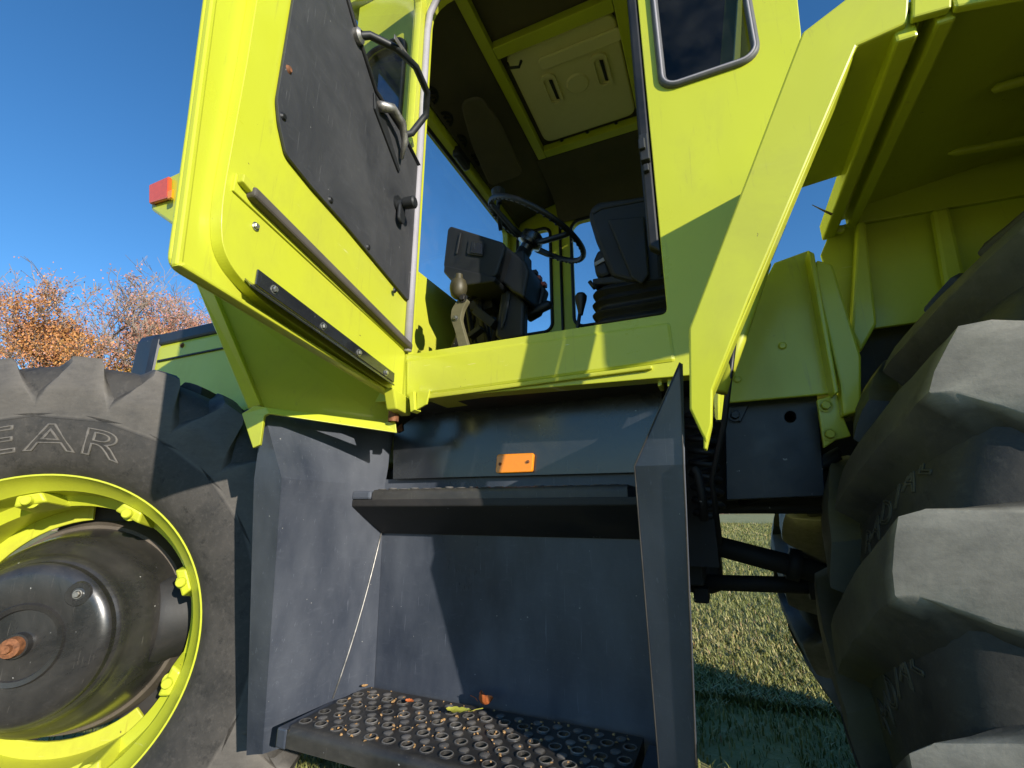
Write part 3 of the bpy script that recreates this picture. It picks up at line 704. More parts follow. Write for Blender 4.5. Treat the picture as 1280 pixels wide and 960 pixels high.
# raised pad and round air vents on the console
p0 = Vector((XN + .10, 0, 2.87)); pn = Vector((.035, 0, -.10)).normalized()
for u, v in ((536, 120), (555, 150), (573, 178), (592, 201), (608, 223)):
    c = UP(u, v, p0 + Vector((.04, 0, .01)), pn)
    vt = lathe('air_vent', [(.045, 0), (.043, -.008), (.034, -.010), (.032, -.002), (.0, -.001)], c, -pn, 'seal_black', TR, 24)
    x, y, a = frame_from(pn)
    bm = bmesh.new()
    for k in (-1, 0, 1):
        M = Matrix((x, y, a)).transposed(); add_box(bm, c + y * .018 * k + a * .008, (.058, .004, .006), M)
    add_box(bm, c + a * .007, (.005, .058, .005), M)
    finish(bm, 'vent_slat', 'plastic_black', vt, 0)
pad = [UP(u, v, Vector((0, 0, 2.93)), Vector((.12, 0, -1)).normalized()) for u, v in ((575, 125), (600, 117), (625, 150), (655, 215), (612, 230), (590, 180))]
prism('console_pad', round_poly(pad, .04), (0, 0, -.02), 'headliner', TR, .008)
# far side cheek of the headliner
xs = [hx0 - .06 + (.25 - hx0 + .06) * k / 8 for k in range(9)]
sheet('headliner_cheek', [[Vector((x, y, z)) for x in xs] for y, z in ((hy2 + .055, 2.955), (2.1, 2.95), (2.22, 2.93), (2.31, 2.89), (YF - .06, 2.80))], 'headliner', TR)
c = U(742, 198, 2.15)
gh = prism('ceiling_handle', [c + Vector((a, 0, b)) for a, b in rrect(-.085, .085, -.03, .03, .028)], (0, -.02, 0), 'plastic_black', TR, .006)
lathe('handle_screw', [(0, -.006), (.006, -.006), (.008, 0)], c + Vector((-.02, -.021, .005)), (0, 1, 0), 'zinc', gh, 10)
# far inner posts, black seal lines
for z in (): pass

# ------------------------------------------------------------------ cab interior
def pxp(name, pts, Y, depth, mat, parent, bev=.006, rad=0, seg=2):
    q = [U(u, v, Y) for u, v in pts]
    if rad: q = round_poly(q, rad, 4)
    return prism(name, q, (0, depth, 0), mat, parent, bev, seg=seg)
dash = pxp('dashboard', [(559, 286), (563, 282), (628, 302), (632, 308), (621, 342), (617, 346), (570, 353), (555, 340), (554, 330)], 1.40, .30, 'plastic_black', TR, .012, 0, 3)
pxp('display_recess', [(587, 299), (606, 303), (604, 321), (584, 318)], 1.398, -.006, 'plastic_black', dash, .004, .01)
pxp('display_glass', [(590, 302), (603, 305), (602, 318), (588, 316)], 1.391, -.002, 'seal_grey' if False else 'kick_black', dash, .001)
pxp('dash_rib', [(575, 292), (577, 292), (572, 318), (570, 317)], 1.398, -.006, 'plastic_black', dash, .002)
pxp('dash_base', [(555, 331), (620, 346), (617, 352), (570, 358), (554, 340)], 1.395, .28, 'plastic_black', dash, .006)
pxp('switch_console', [(631, 306), (657, 327), (661, 338), (655, 372), (640, 364), (619, 345)], 1.46, .17, 'plastic_black', TR, .010, 0, 3)
pxp('switch_console', [(662, 338), (682, 361), (673, 390), (657, 399), (650, 372), (655, 350)], 1.60, .05, 'plastic_black', TR, .010, 0, 3)
for k, (u, v) in enumerate(((667, 340), (672, 347), (678, 355))):
    c = U(u, v, 1.61); box('rocker_switch', c - Vector((.012, .0, .008)), c + Vector((.012, .03, .012)), 'red_plastic' if k else 'plastic_black', TR, .004)
pxp('column_cover', [(626, 361), (643, 362), (655, 376), (654, 420), (627, 426), (618, 420), (622, 392)], 1.50, .05, 'plastic_black', TR, .012, 0, 3)
pxp('column_cover_rib', [(634, 366), (639, 368), (633, 400), (627, 414), (628, 395)], 1.497, -.008, 'plastic_black', TR, .004)
# dark bulk of linkages under the dashboard
bm = bmesh.new(); R = random.Random(5)
for k in range(16):
    c = U(R.uniform(590, 622), R.uniform(352, 432), R.uniform(1.5, 1.75)); add_box(bm, c, (R.uniform(.02, .09), R.uniform(.03, .1), R.uniform(.02, .12)), Matrix.Rotation(R.uniform(0, 3), 3, 'Y'))
for k in range(9):
    a = U(R.uniform(588, 620), 350, 1.6); b = U(R.uniform(588, 620), 438, 1.6); add_tube(bm, [a, a.lerp(b, .5) + Vector((R.gauss(0, .04), R.gauss(0, .05), 0)), b], .009, 6)
finish(bm, 'pedal_linkage', 'chassis_black', TR, .003)
pxp('pedal_box', [(582, 352), (622, 350), (625, 440), (575, 446)], 1.78, .1, 'chassis_black', TR, .01)
lathe('valve_dome', [(0, .055), (.014, .055), (.016, .035), (.026, .03), (.031, .012), (.031, -.004), (.026, -.026), (.016, -.036), (0, -.04)], U(573, 361, 1.3), (0, 0, 1), 'brass', TR, 24)
ax = [U(579, 373, 1.29), U(571, 386, 1.29), U(569, 398, 1.29), U(574, 414, 1.29), U(580, 437, 1.29)]
bm = bmesh.new(); wv = [.020, .022, .020, .018, .020]; q = [p + Vector((-w, 0, .004)) for p, w in zip(ax, wv)] + [p + Vector((w, 0, -.004)) for p, w in zip(ax[::-1], wv[::-1])]
add_prism(bm, round_poly(q, .012, 3), (0, .022, 0)); arm = finish(bm, 'pedal_arm', 'cast_khaki', TR, .004)
bolt(ax[0] + Vector((0, -.001, 0)), (0, -1, 0), .011, 'chassis_black', arm); bolt(ax[2] + Vector((.002, -.001, 0)), (0, -1, 0), .007, 'zinc', arm)
tube('clutch_rod', [U(572, 392, 1.42), U(577, 411, 1.42), U(566, 437, 1.42)], .012, 'chassis_black', TR)
# steering wheel
sc = U(671, 288, 1.70); tilt = radians(33); axis = Vector((sin(tilt), 0, cos(tilt))); ex = Vector((cos(tilt), 0, -sin(tilt))); ey = Vector((0, 1, 0)); RS = .235
sw = tube('steering_wheel', [sc + (ex * cos(2 * pi * k / 64) + ey * sin(2 * pi * k / 64)) * RS for k in range(64)], .0125, 'plastic_black', TR, 10, True)
bm = bmesh.new()
for k in range(52):
    a = pi * .15 + 2 * pi * k / 52; p = sc + (ex * cos(a) + ey * sin(a)) * RS - axis * .009
    add_box(bm, p, (.011, .011, .012), Matrix.Rotation(a, 3, 'Z'))
finish(bm, 'grip_ribs', 'plastic_black', sw, .002)
hubc = sc - axis * .06
lathe('horn_boss', [(0, .05), (.03, .048), (.05, .035), (.056, .01), (.054, -.012), (.03, -.02), (.03, -.06)], hubc, axis, 'hub_black', sw, 28)
for a in (radians(95), radians(215), radians(335)):
    d = ex * cos(a) + ey * sin(a); tube('spoke', [hubc + d * .03, hubc + d * .10 + axis * .012, sc + d * (RS - .02) - axis * .012, sc + d * RS], [.014, .013, .012, .011], 'plastic_black', sw, 8)
col = tube('steering_column', [hubc - axis * .04, hubc - axis * .16, hubc - axis * .55], [.032, .034, .03], 'plastic_black', TR, 16)
box('stalk_switch', hubc - axis * .11 - Vector((.055, .05, .03)), hubc - axis * .11 + Vector((.05, .05, .03)), 'plastic_black', col, .008)
lathe('ignition_lock', [(.014, 0), (.014, -.012), (0, -.012)], hubc - axis * .11 + Vector((-.02, -.05, 0)), (0, 1, 0), 'worn_metal', col, 14)
a, b = U(652, 397, 1.58), U(690, 379, 1.60)
tube('indicator_stalk', [a, a.lerp(b, .35), a.lerp(b, .6), a.lerp(b, .9), b], [.006, .008, .019, .019, .008], 'plastic_black', TR, 10)
p, q = U(721, 416, 1.5), U(726, 384, 1.5)
gl = tube('gear_lever', [p - Vector((.0, 0, .25)), p, q], .007, 'plastic_black', TR, 8)
lathe('lever_knob', [(.008, -.03), (.012, -.01), (.021, .028), (.022, .042), (.015, .052), (0, .054)], q, (.05, 0, 1), 'plastic_black', gl, 18)
lathe('lever_knob', [(.010, -.05), (.014, -.02), (.030, .0), (.032, .02), (.022, .03), (0, .032)], U(623, 243, 1.66), (-.1, 0, 1), 'plastic_black', TR, 18)
tube('mirror_stem', [U(624, 247, 1.66), U(622, 262, 1.68), U(626, 288, 1.72)], .010, 'plastic_black', TR)
# seat
seat = pxp('seat', [(735, 270), (738, 258), (748, 251), (790, 246), (822, 240), (830, 352), (802, 356), (764, 346), (744, 300)], 1.42, .46, 'leather_black', TR, .030, 0, 3)
pxp('seat_piping', [(738, 262), (750, 254), (822, 243), (822, 248), (752, 261), (741, 268)], 1.415, .02, 'leather_black', seat, .006)
pxp('seat_side_flap', [(760, 276), (806, 272), (812, 345), (803, 357), (790, 350)], 1.412, -.012, 'leather_black', seat, .006)
pxp('armrest', [(741, 325), (746, 313), (754, 310), (764, 342), (752, 347), (744, 343)], 1.44, .06, 'leather_black', seat, .012)
pxp('armrest_trim', [(743, 329), (755, 322), (757, 326), (744, 333)], 1.437, -.004, 'seal_grey', seat, .001)
pxp('seat_rail', [(740, 348), (824, 336), (824, 350), (741, 356)], 1.43, .4, 'chassis_black', seat, .006)
tube('seat_lever', [U(737, 352, 1.42), U(743, 360, 1.42), U(750, 357, 1.45)], .007, 'plastic_black', seat)
rows = []
cx0, cx1 = U(742, 380, 1.42).x, -.02; zt, zb = U(742, 357, 1.42).z, U(738, 412, 1.42).z - .06
for k in range(41):
    t = k / 40; z = zt + (zb - zt) * t; o = .016 * (abs(((t * 5.5) % 1) * 2 - 1)) - .012 - .01 * t
    rows.append([Vector((x, y, z)) for x, y in rrect(cx0 + o, cx1 - o, 1.43 + o, 1.86 - o, .05, 4)] )
    rows[-1].append(rows[-1][0].copy())
bm = bmesh.new(); g = [[bm.verts.new(p) for p in r] for r in rows]
for i in range(40):
    for j in range(len(g[0]) - 1): bm.faces.new([g[i][j], g[i][j + 1], g[i + 1][j + 1], g[i + 1][j]])
smooth_angle(finish(bm, 'seat_bellows', 'leather_black', seat), 50)
bs = box('backrest', (-.14, 1.44, 2.15), (.0, 1.88, 2.62), 'leather_black', seat, .04)

# ------------------------------------------------------------------ open door
HX, HY, FX, FY = -.76, 1.0, -.65, .345
DL = hypot(FX - HX, FY - HY); DS = Vector(((FX - HX) / DL, (FY - HY) / DL, 0)); DN = Vector((-DS.y, DS.x, 0))
OS = Vector((.16, -.68, 0)).normalized()
def D(s, z, off=0):
    p = Vector((HX, HY, z)) + OS * s; r = p - EYE; h = Vector((HX, HY, 0))
    return EYE + r * ((h - EYE).dot(DN) / r.dot(DN)) + DN * off
def DU(u, v, off=0): return UP(u, v, Vector((HX, HY, 0)) + DN * off, DN)
def Dp(pts, off=0): return [D(s, z, off) for s, z in pts]
DWIN = [(.045, 2.19), (.30, 2.155), (.46, 2.245), (.60, 2.30), (.655, 2.36), (.655, 2.76), (.045, 2.80)]
door = prism('door', round_poly(Dp([(-.005, 1.415), (.70, 1.433), (.715, 1.65), (.735, 1.9), (.735, 2.83), (-.005, 2.86)], -.03), [.01, .02, 0, 0, .05, .05]), DN * .008, 'lime_paint', TR, .003, [round_poly(Dp(DWIN, -.03), .03, 3)])
# inner pan: rounded pressed frame standing proud of the skin
PAN = [(.004, 1.42), (.555, 1.447), (.64, 1.475), (.660, 1.54), (.662, 1.80), (.668, 2.0), (.668, 2.80), (.004, 2.83)]
rp = round_poly(Dp(PAN, 0), [.01, .05, .08, .07, .05, 0, .05, .02], 14)
prism('inner_pan', [p - DN * .022 for p in rp], DN * .022, 'lime_paint', door, .014, [round_poly([p - DN * .022 for p in Dp([(.05, 2.19), (.30, 2.16), (.46, 2.25), (.60, 2.31), (.645, 2.37), (.645, 2.75), (.05, 2.79)])], .03, 3)], 8)
prism('door_lip', round_poly(Dp([(.690, 1.437), (.70, 1.433), (.735, 1.9), (.735, 2.8), (.725, 2.8), (.725, 1.9)], -.022), 0), DN * .012, 'lime_paint', door, .003)
prism('door_lip', Dp([(.0, 1.414), (.70, 1.432), (.695, 1.440), (.0, 1.422)], -.022), DN * .018, 'lime_paint', door, .003)
prism('pane', round_poly(Dp([(.04, 2.18), (.30, 2.145), (.46, 2.235), (.60, 2.29), (.66, 2.35), (.66, 2.77), (.04, 2.81)], -.012), .03, 3), DN * .004, 'clear_glass', door, 0)
# black inner board
board_px = [(359, -40), (343.3, 124), (346, 154), (355, 194), (388, 235), (430, 282), (507, 375), (516, 374)]
bl = [DU(u, v, .003) for u, v in board_px[1:]] + Dp([(.012, 2.15), (.15, 2.155), (.30, 2.13), (.42, 2.20), (.50, 2.26), (.60, 2.32)], .003)
board = prism('door_board', round_poly(bl, [.01, .01, .01, .01, .01, .01, .02, .02, .04, .05, .04, .03, .01]), DN * .006, 'door_board', door, .002)
tube('board_edge', [p + DN * .008 for p in Dp([(.012, 2.155), (.15, 2.16), (.30, 2.135), (.42, 2.205), (.50, 2.265), (.60, 2.325)], .003)], .006, 'seal_black', door, 6)
for u, v in ((354, 146), (413, 250), (460, 309), (493, 363), (361, 87)):
    lathe('board_stud', [(0, .004), (.005, .004), (.008, 0)], DU(u, v, .009), DN, 'seal_black' if u != 361 else 'rust', board, 10)
# black rubber draught rail
rl = [DU(u, v, .0) for u, v in ((309, 236), (505, 421), (508, 430), (500, 430), (306, 242))]
pr = [D(.625, 1.606), D(.0, 1.575), D(.0, 1.555), D(.625, 1.588)]
rail = prism('draught_rail', pr, DN * .022, 'rail_rubber', door, .006, seg=3)
prism('rail_ledge', [D(.648, 1.612), D(.0, 1.580), D(.0, 1.552), D(.648, 1.582)], DN * .004, 'lime_paint', door, .001)
prism('rail_end', [D(.645, 1.612, .004), D(.62, 1.610, .004), D(.62, 1.594, .004), D(.645, 1.598, .004)], DN * .012, 'lime_rust', door, .002)
# black angle strip along the bottom
prism('kick_strip', [D(.578, 1.492, .001), D(.070, 1.470, .001), D(.070, 1.446, .001), D(.578, 1.466, .001)], DN * .004, 'kick_black', door, .001)
bm = bmesh.new(); add_prism(bm, [D(.60, 1.466, .003), D(.070, 1.446, .003), D(.11, 1.428, .026), D(.61, 1.448, .026)], Vector((0, 0, -.004))); finish(bm, 'kick_strip', 'kick_black', door, .001)
for u, v in ((342.7, 362), (404, 408), (448.7, 440.8), (482.3, 466)):
    bolt(DU(u, v, .005), DN, .0055, 'zinc', door)
bolt(DU(319.5, 283, .001), DN, .005, 'zinc', door)
# latch knob
k0 = DU(497, 256, .009)
kn = lathe('latch_knob', [(.024, 0), (.024, .006), (.014, .008), (.012, .02), (.016, .022), (.017, .050), (.013, .054), (0, .054)], k0, DN, 'plastic_black', door, 24)
prism('latch_lever', [k0 + DN * .008 + DS * a + Vector((0, 0, b)) for a, b in rrect(-.016, .016, -.06, .0, .014)], DN * .010, 'plastic_black', door, .004)
# grab handle (bent flat bar) and pull lever
gp = [D(.40, 2.185, .012), D(.385, 2.20, .035), D(.34, 2.20, .085), D(.25, 2.245, .095), D(.16, 2.26, .09), D(.115, 2.23, .07), D(.12, 2.17, .03), D(.14, 2.15, .01)]
gq = []
for i in range(len(gp) - 1): gq += [gp[i].lerp(gp[i + 1], t / 3) for t in range(3)]
gq.append(gp[-1])
tube('grab_handle', gq, .0095, 'worn_metal' if False else 'plastic_black', door, 10)
lathe('handle_foot', [(.018, 0), (.018, .014), (.010, .02)], gp[0] - DN * .006, DN, 'worn_metal', door, 16)
prism('handle_wear', [gp[2] + DN * .008 + DS * a + Vector((0, 0, b)) for a, b in ((.03, -.008), (.03, .008), (-.07, .036), (-.07, .018))], DN * .002, 'worn_metal', door, .001)
pl = [D(.29, 2.095, .02), D(.25, 2.125, .035), D(.20, 2.125, .04), D(.165, 2.10, .035), D(.15, 2.06, .02)]
tube('pull_lever', pl, [.014, .013, .012, .010, .005], 'worn_metal', door, 8)
prism('lever_plate', [D(a, b, .009) for a, b in ((.31, 2.12), (.26, 2.11), (.14, 2.03), (.15, 2.02), (.30, 2.08))], DN * .006, 'plastic_black', door, .002)
# door hinge knuckle at the foot
bm = bmesh.new(); add_prism(bm, [D(.10, 1.425, -.012), D(-.02, 1.42, -.012), D(-.02, 1.375, -.012), D(.07, 1.375, -.012)], DN * .03); finish(bm, 'hinge_leaf', 'lime_paint', door, .004)
# outside mirror seen through the door window
mb = box('mirror', (-1.19, .70, 2.42), (-1.15, .88, 2.80), 'plastic_black', TR, .02)
box('mirror_glass', (-1.1495, .715, 2.44), (-1.146, .865, 2.78), 'tinted_glass', mb, .001)
tube('mirror_arm', [Vector((-1.17, .86, 2.76)), Vector((-1.14, .95, 2.80)), Vector((-1.06, 1.0, 2.80))], .010, 'plastic_black', mb)

# ------------------------------------------------------------------ splash plate in front of the step, marker lamp, bonnet
A1, A2, A3, A4 = U(248, 349, .63), U(316, 512, .80), U(488, 534, 1.06), U(500, 498, 1.05)
A5 = Vector((A4.x, A4.y + .02, 1.72)); A6 = Vector((A1.x - .02, A1.y, 1.80))
bm = bmesh.new()
def tri_sheet(bm, faces, off):
    pass
nrm = (A2 - A1).cross(A3 - A1).normalized()
if nrm.x < 0: nrm = -nrm
vs = [bm.verts.new(p) for p in (A1, A2, A3, A4, A5, A6)]
for f in ((0, 1, 2), (0, 2, 3), (0, 3, 4), (0, 4, 5)): bm.faces.new([vs[i] for i in f])
bmesh.ops.recalc_face_normals(bm, faces=bm.faces); bmesh.ops.solidify(bm, geom=bm.faces[:], thickness=.01)
splash = finish(bm, 'splash_plate', 'lime_paint', TR, 0)
# turned edge along its front side
B1, B2 = U(268, 354, .632), U(332, 508, .80)
bm = bmesh.new(); add_prism(bm, [A1 + Vector((-.002, -.012, 0)), A2 + Vector((-.002, -.012, 0)), B2 + Vector((.0, -.014, 0)), B1 + Vector((0, -.014, 0))], (-.02, .03, 0)); finish(bm, 'plate_edge', 'lime_paint', splash, .004)
# lit lower flange
bm = bmesh.new()
C = [U(u, v, y) for u, v, y in ((302, 517, .765), (318, 507, .765), (332, 509, .77), (480, 528, .985), (494, 524, .995), (496, 541, .995), (336, 517, .77), (330, 520, .768), (325, 556, .766), (316, 560, .765))]
add_prism(bm, C, (-.008, .012, 0)); finish(bm, 'plate_flange', 'lime_paint', splash, .002)
lamp = pxp('marker_lamp', [(188, 262), (189, 231), (214, 219), (242, 206), (240, 248), (229, 291)], .66, .12, 'lime_paint', TR, .008)
pxp('lamp_lens', [(191, 234), (216, 223), (215, 250), (191, 257)], .659, -.012, 'red_orange_lens', lamp, .004)
pxp('lamp_clip', [(212, 241), (218, 238), (217, 248), (212, 250)], .645, -.006, 'orange_lens', lamp, .001)
tube('lamp_bracket', [U(225, 260, .74), U(240, 290, .80), Vector((-1.09, .98, 1.75))], .018, 'lime_paint', lamp)
bon = box('bonnet', (-2.50, 1.24, 1.2), (XN - .005, 2.18, 1.90), 'lime_paint', TR, .03)
box('bonnet_cap', (-2.40, 1.235, 1.885), (XN - .01, 2.185, 1.945), 'navy_black', bon, .012)
box('grille_corner', (-2.56, 1.22, 1.25), (-2.37, 2.2, 1.955), 'navy_black', bon, .04)
box('bonnet_crease', (-2.36, 1.232, 1.80), (XN - .02, 1.239, 1.808), 'seal_black', bon, .001)
for x in (-2.2, -1.9): bolt((x, 1.239, 1.86), (0, -1, 0), .008, 'rust', bon)
box('front_mudguard', (-2.3, 1.30, 1.05), (-1.15, 2.1, 1.2), 'chassis_black', TR, .02)

# ------------------------------------------------------------------ entry steps
ZA, ZK = 1.37, 1.20
def back_y(z): return 1.185
ZB = .57
stepb = prism('step_box', [Vector((-.935, back_y(ZB), ZB)), Vector((-.125, back_y(ZB), ZB)), Vector((-.125, back_y(1.22), 1.22)), Vector((-.952, back_y(1.22), 1.22))], (0, .006, 0), 'step_black', TR, .001)
def side(sgn):
    xi, xo_t, xo_b, xk, xb = (-.94, -1.032, -1.094, -.94, -1.046) if sgn < 0 else (-.127, -.040, -.091, -.127, -.1405)
    yT, yB, zb = .80, .935, .581
    K = Vector((xk, yT, ZK)); Bt = Vector((xb, yB, zb)); BK = Vector((-.952 if sgn < 0 else -.122, back_y(ZK), ZK)); BB = Vector((-.992, 1.062, zb)) if sgn < 0 else Vector((-.128, back_y(zb), zb)); BC = Vector((-.936, 1.183, zb)); BM = Vector((-.953, 1.184, 1.075))
    ap = Vector((xo_t, yT, ZA)); bt2 = Vector((-.934 if sgn < 0 else -.11, 1.19, ZA - .002))
    fo = Vector((xo_b, yB, zb - .012)); fm = Vector((xo_t + (.0 if sgn < 0 else -.010), yT + .004, ZK))
    if sgn > 0:
        ap = EYE + (ap - EYE) * .96; fm = EYE + (fm - EYE) * .95; fo = EYE + (fo - EYE) * .975
    bm = bmesh.new()
    def grid(La, Ra, n=8):
        g = [[bm.verts.new(p.lerp(q, c / n)) for c in range(n + 1)] for p, q in zip(La, Ra)]
        for r in range(len(g) - 1):
            for c in range(n): bm.faces.new([g[r][c], g[r][c + 1], g[r + 1][c + 1], g[r + 1][c]])
    T = [t / 12 for t in range(13)]
    if sgn < 0:
        rt = [BK.lerp(BC, t) for t in T]
    else: rt = [BK.lerp(BB, t) for t in T]
    grid([K.lerp(Bt, t) for t in T], rt)
    T2 = [t / 5 for t in range(6)]
    grid([ap.lerp(K, t) for t in T2], [bt2.lerp(BK, t) for t in T2])
    bm.faces.new([bm.verts.new(p) for p in [ap.lerp(K, t) for t in T2] + [K.lerp(fm, .5), fm]])
    grid([K.lerp(Bt, t) for t in T], [fm.lerp(fo, t) for t in T], 2)
    bmesh.ops.remove_doubles(bm, verts=bm.verts, dist=1e-4)
    bmesh.ops.recalc_face_normals(bm, faces=bm.faces)
    bmesh.ops.solidify(bm, geom=bm.faces[:], thickness=.005)
    sp = smooth_angle(finish(bm, 'side_panel', 'step_black', stepb), 12)
    for pts in ((ap, fm, fo), (ap, K, Bt)):
        tube('worn_edge', [p + Vector((0, -.001, 0)) for p in densify(pts, .06, False)], .0012, 'tread_black', stepb, 5)
    return sp
side(-1); side(1)
# weld seam in the inner corner
K_, Bt_, BK_, BC_ = Vector((-.94, .8, 1.2)), Vector((-1.046, .935, .581)), Vector((-.952, 1.185, 1.2)), Vector((-.936, 1.183, .581))
def side_pt(y, z):
    t = (1.2 - z) / (1.2 - .581); L, Rr = K_.lerp(Bt_, t), BK_.lerp(BC_, t); q = L.lerp(Rr, (y - L.y) / (Rr.y - L.y)); return q + Vector((.0075, -.001, 0))
tube('weld_seam', [side_pt(1.180 - .112 * t / 8, 1.072 - .412 * t / 8) for t in range(9)], .0022, 'worn_metal', stepb, 6)
# upper black kick panel under the sill, with amber reflector
kp = prism('kick_panel', [U(u, v, 1.165) for u, v in ((492, 540), (556, 493), (700, 473), (790, 467), (827, 488), (832, 590), (491, 599))], (0, .006, 0), 'kick_black', stepb, .0015)
prism('tab', [U(u, v, 1.16) for u, v in ((492, 538), (502, 529), (503, 538), (497, 541))], (0, .004, 0), 'rust', stepb, .001)
rf = prism('reflector', round_poly([U(u, v, 1.152) for u, v in ((621, 568), (667, 566), (665, 590), (619, 591.5))], .007, 4), (0, .012, 0), 'orange_lens', stepb, .003)
for u, v in ((625, 580), (660, 577)): lathe('reflector_screw', [(0, .003), (.003, .003), (.0045, 0)], U(u, v, 1.151), (0, -1, 0), 'rust', rf, 10)
prism('backing_plate', [Vector((XN + .15, 1.24, 1.0)), Vector((-.02, 1.24, 1.0)), Vector((-.02, 1.24, 1.45)), Vector((XN + .15, 1.24, 1.45))], (0, .01, 0), 'chassis_black', stepb, .001)
def grating(name, x0, x1, y0, y1, z, pitch, rad, lip, mat, parent, jit=0):
    """pressed safety tread: staggered raised collars, every other row holes, small domes between, rolled front lip"""
    bm = bmesh.new(); holes = []; collars = []; domes = []; R = random.Random(8)
    rows = int((y1 - y0 - pitch * .5) / (pitch * .62)) + 1
    for j in range(rows):
        y = y0 + pitch * .42 + j * pitch * .62; n = int((x1 - x0 - pitch * .4) / pitch)
        for i in range(n + 1):
            x = x0 + pitch * (.35 + (.5 if j % 2 else 0)) + i * pitch
            if x > x1 - pitch * .3 or y > y1 - rad: continue
            if j % 2: domes.append((x, y))
            else: holes.append((x, y))
    hl = [[Vector((x + rad * .78 * cos(2 * pi * k / 12), y + rad * .78 * sin(2 * pi * k / 12), z)) for k in range(12)] for x, y in holes]
    add_prism(bm, [Vector((x0, y0, z)), Vector((x1, y0, z)), Vector((x1, y1, z)), Vector((x0, y1, z))], (0, 0, -.004), hl)
    for x, y in holes:
        h = R.uniform(.002, .0045); add_lathe(bm, [(rad * 1.18, -.001), (rad * 1.05, h * .7), (rad * .93, h), (rad * .80, h * .8), (rad * .77, -.006)], (x, y, z), (0, 0, 1), 14)
    for x, y in domes:
        add_lathe(bm, [(rad * .9, -.001), (rad * .75, .002), (rad * .4, .0033), (0, .0036)], (x, y, z), (0, 0, 1), 12)
    # rolled front lip and flanges
    n = 7; prof = [(y0 + .0 - lip * .35 * sin(pi * k / (n - 1) * .5) , z - lip * (1 - cos(pi * k / (n - 1) * .5)) * .5) for k in range(n)] + [(y0 - lip * .35, z - lip)]
    va = [bm.verts.new((x0, y, zz)) for y, zz in prof]; vb = [bm.verts.new((x1, y, zz)) for y, zz in prof]
    for a in range(len(prof) - 1): bm.faces.new([va[a], vb[a], vb[a + 1], va[a + 1]])
    add_prism(bm, [Vector((x0, y0 - lip * .33, z - .006)), Vector((x0, y1, z - .004)), Vector((x0, y1, z - lip)), Vector((x0, y0 - lip * .33, z - lip))], (.004, 0, 0))
    add_prism(bm, [Vector((x1, y0 - lip * .33, z - .006)), Vector((x1, y1, z - .004)), Vector((x1, y1, z - lip)), Vector((x1, y0 - lip * .33, z - lip))], (-.004, 0, 0))
    o = smooth_angle(finish(bm, name, mat, parent), 40); o.data.materials.append(MATS['tread_worn'])
    for p in o.data.polygons:
        if p.center.z > z + .0012: p.material_index = 1
    return o
ZL = .660
lt_ = grating('tread', -.945, -.205, .918, 1.17, ZL, .047, .0142, .042, 'tread_black', stepb)
for x in (-.960, -.165): box('tread_bracket', (x - (.016 if x < -.5 else .03), .902, ZL - .046), (x + (.013 if x < -.5 else .036), 1.16, ZL - .006), 'step_black', stepb, .004)
ZU = 1.183
grating('tread', -.878, -.185, 1.058, 1.16, ZU, .036, .011, .030, 'tread_black', stepb)
bm = bmesh.new(); add_prism(bm, [Vector((-.946, y, z)) for y, z in ((1.045, ZU - .026), (1.045, ZU - .044), (1.180, ZU - .122), (1.180, ZU - .026))], (.822, 0, 0))
finish(bm, 'tread_carrier', 'chassis_black', stepb, .003)  # darker black than the step metal, deepening the shade below the tread
box('tread_bracket', (-.946, 1.042, ZU - .026), (-.882, 1.17, ZU - .003), 'step_black', stepb, .006)
R = random.Random(4); bm = bmesh.new()
for k in range(60):
    add_lathe(bm, [(0, .004), (.004, .003), (.007, 0)], (R.uniform(-.87, -.2), R.uniform(1.13, 1.165), ZU + .001), (R.gauss(0, .3), R.gauss(0, .3), 1), 5)
o = finish(bm, 'moss_crumbs', 'leaf_moss', stepb); o['kind'] = 'stuff'
bm = bmesh.new()
for k in range(170):
    r = R.uniform(.0015, .005); x = R.uniform(-.93, -.22); add_lathe(bm, [(0, r * .8), (r * .7, r * .5), (r, 0)], (x, R.uniform(.915, 1.165), ZL + .001), (R.gauss(0, .5), R.gauss(0, .5), 1), 5)
o = finish(bm, 'grit', 'leaf_tan', stepb); o['kind'] = 'stuff'
# ------------------------------------------------------------------ rear fender
YS = .66
q0 = U(1003, 40, YS); q1 = U(878, 548, .75); FN = Vector((0, q1.z - q0.z, -(q1.y - q0.y))).normalized()
def FU(u, v, off=0): return UP(u, v, q0, FN)
LEG = [(861, 411), (1003, 40), (1055, 0), (1080, -30), (1138, -30), (1135, 28), (1071, 57), (936, 373), (891, 487), (890, 530), (883, 554), (876, 541), (862, 511)]
fen = prism('fender', [FU(u, v) for u, v in LEG], (0, .012, 0), 'lime_paint', TR, .003)
prism('fender_edge', [FU(u, v) + Vector((0, .013, 0)) for u, v in ((1066, 57), (1071, 57), (891, 487), (889, 530), (884, 530), (887, 487))], (0, .05, 0), 'lime_paint', fen, .003)
prism('fender_tip', [FU(u, v) + Vector((0, .014, 0)) for u, v in ((878, 500), (891, 490), (890, 528), (883, 560), (879, 560))], (0, .03, 0), 'lime_rust', fen, .002)
zt1 = U(1100, 45, YS).z
X1 = U(1071, 57, YS).x; X2 = U(1128, 36, YS).x; X3 = U(1150, 25, YS).x; X4 = U(1196, 12, YS).x
ZT = U(1135, 28, YS).z
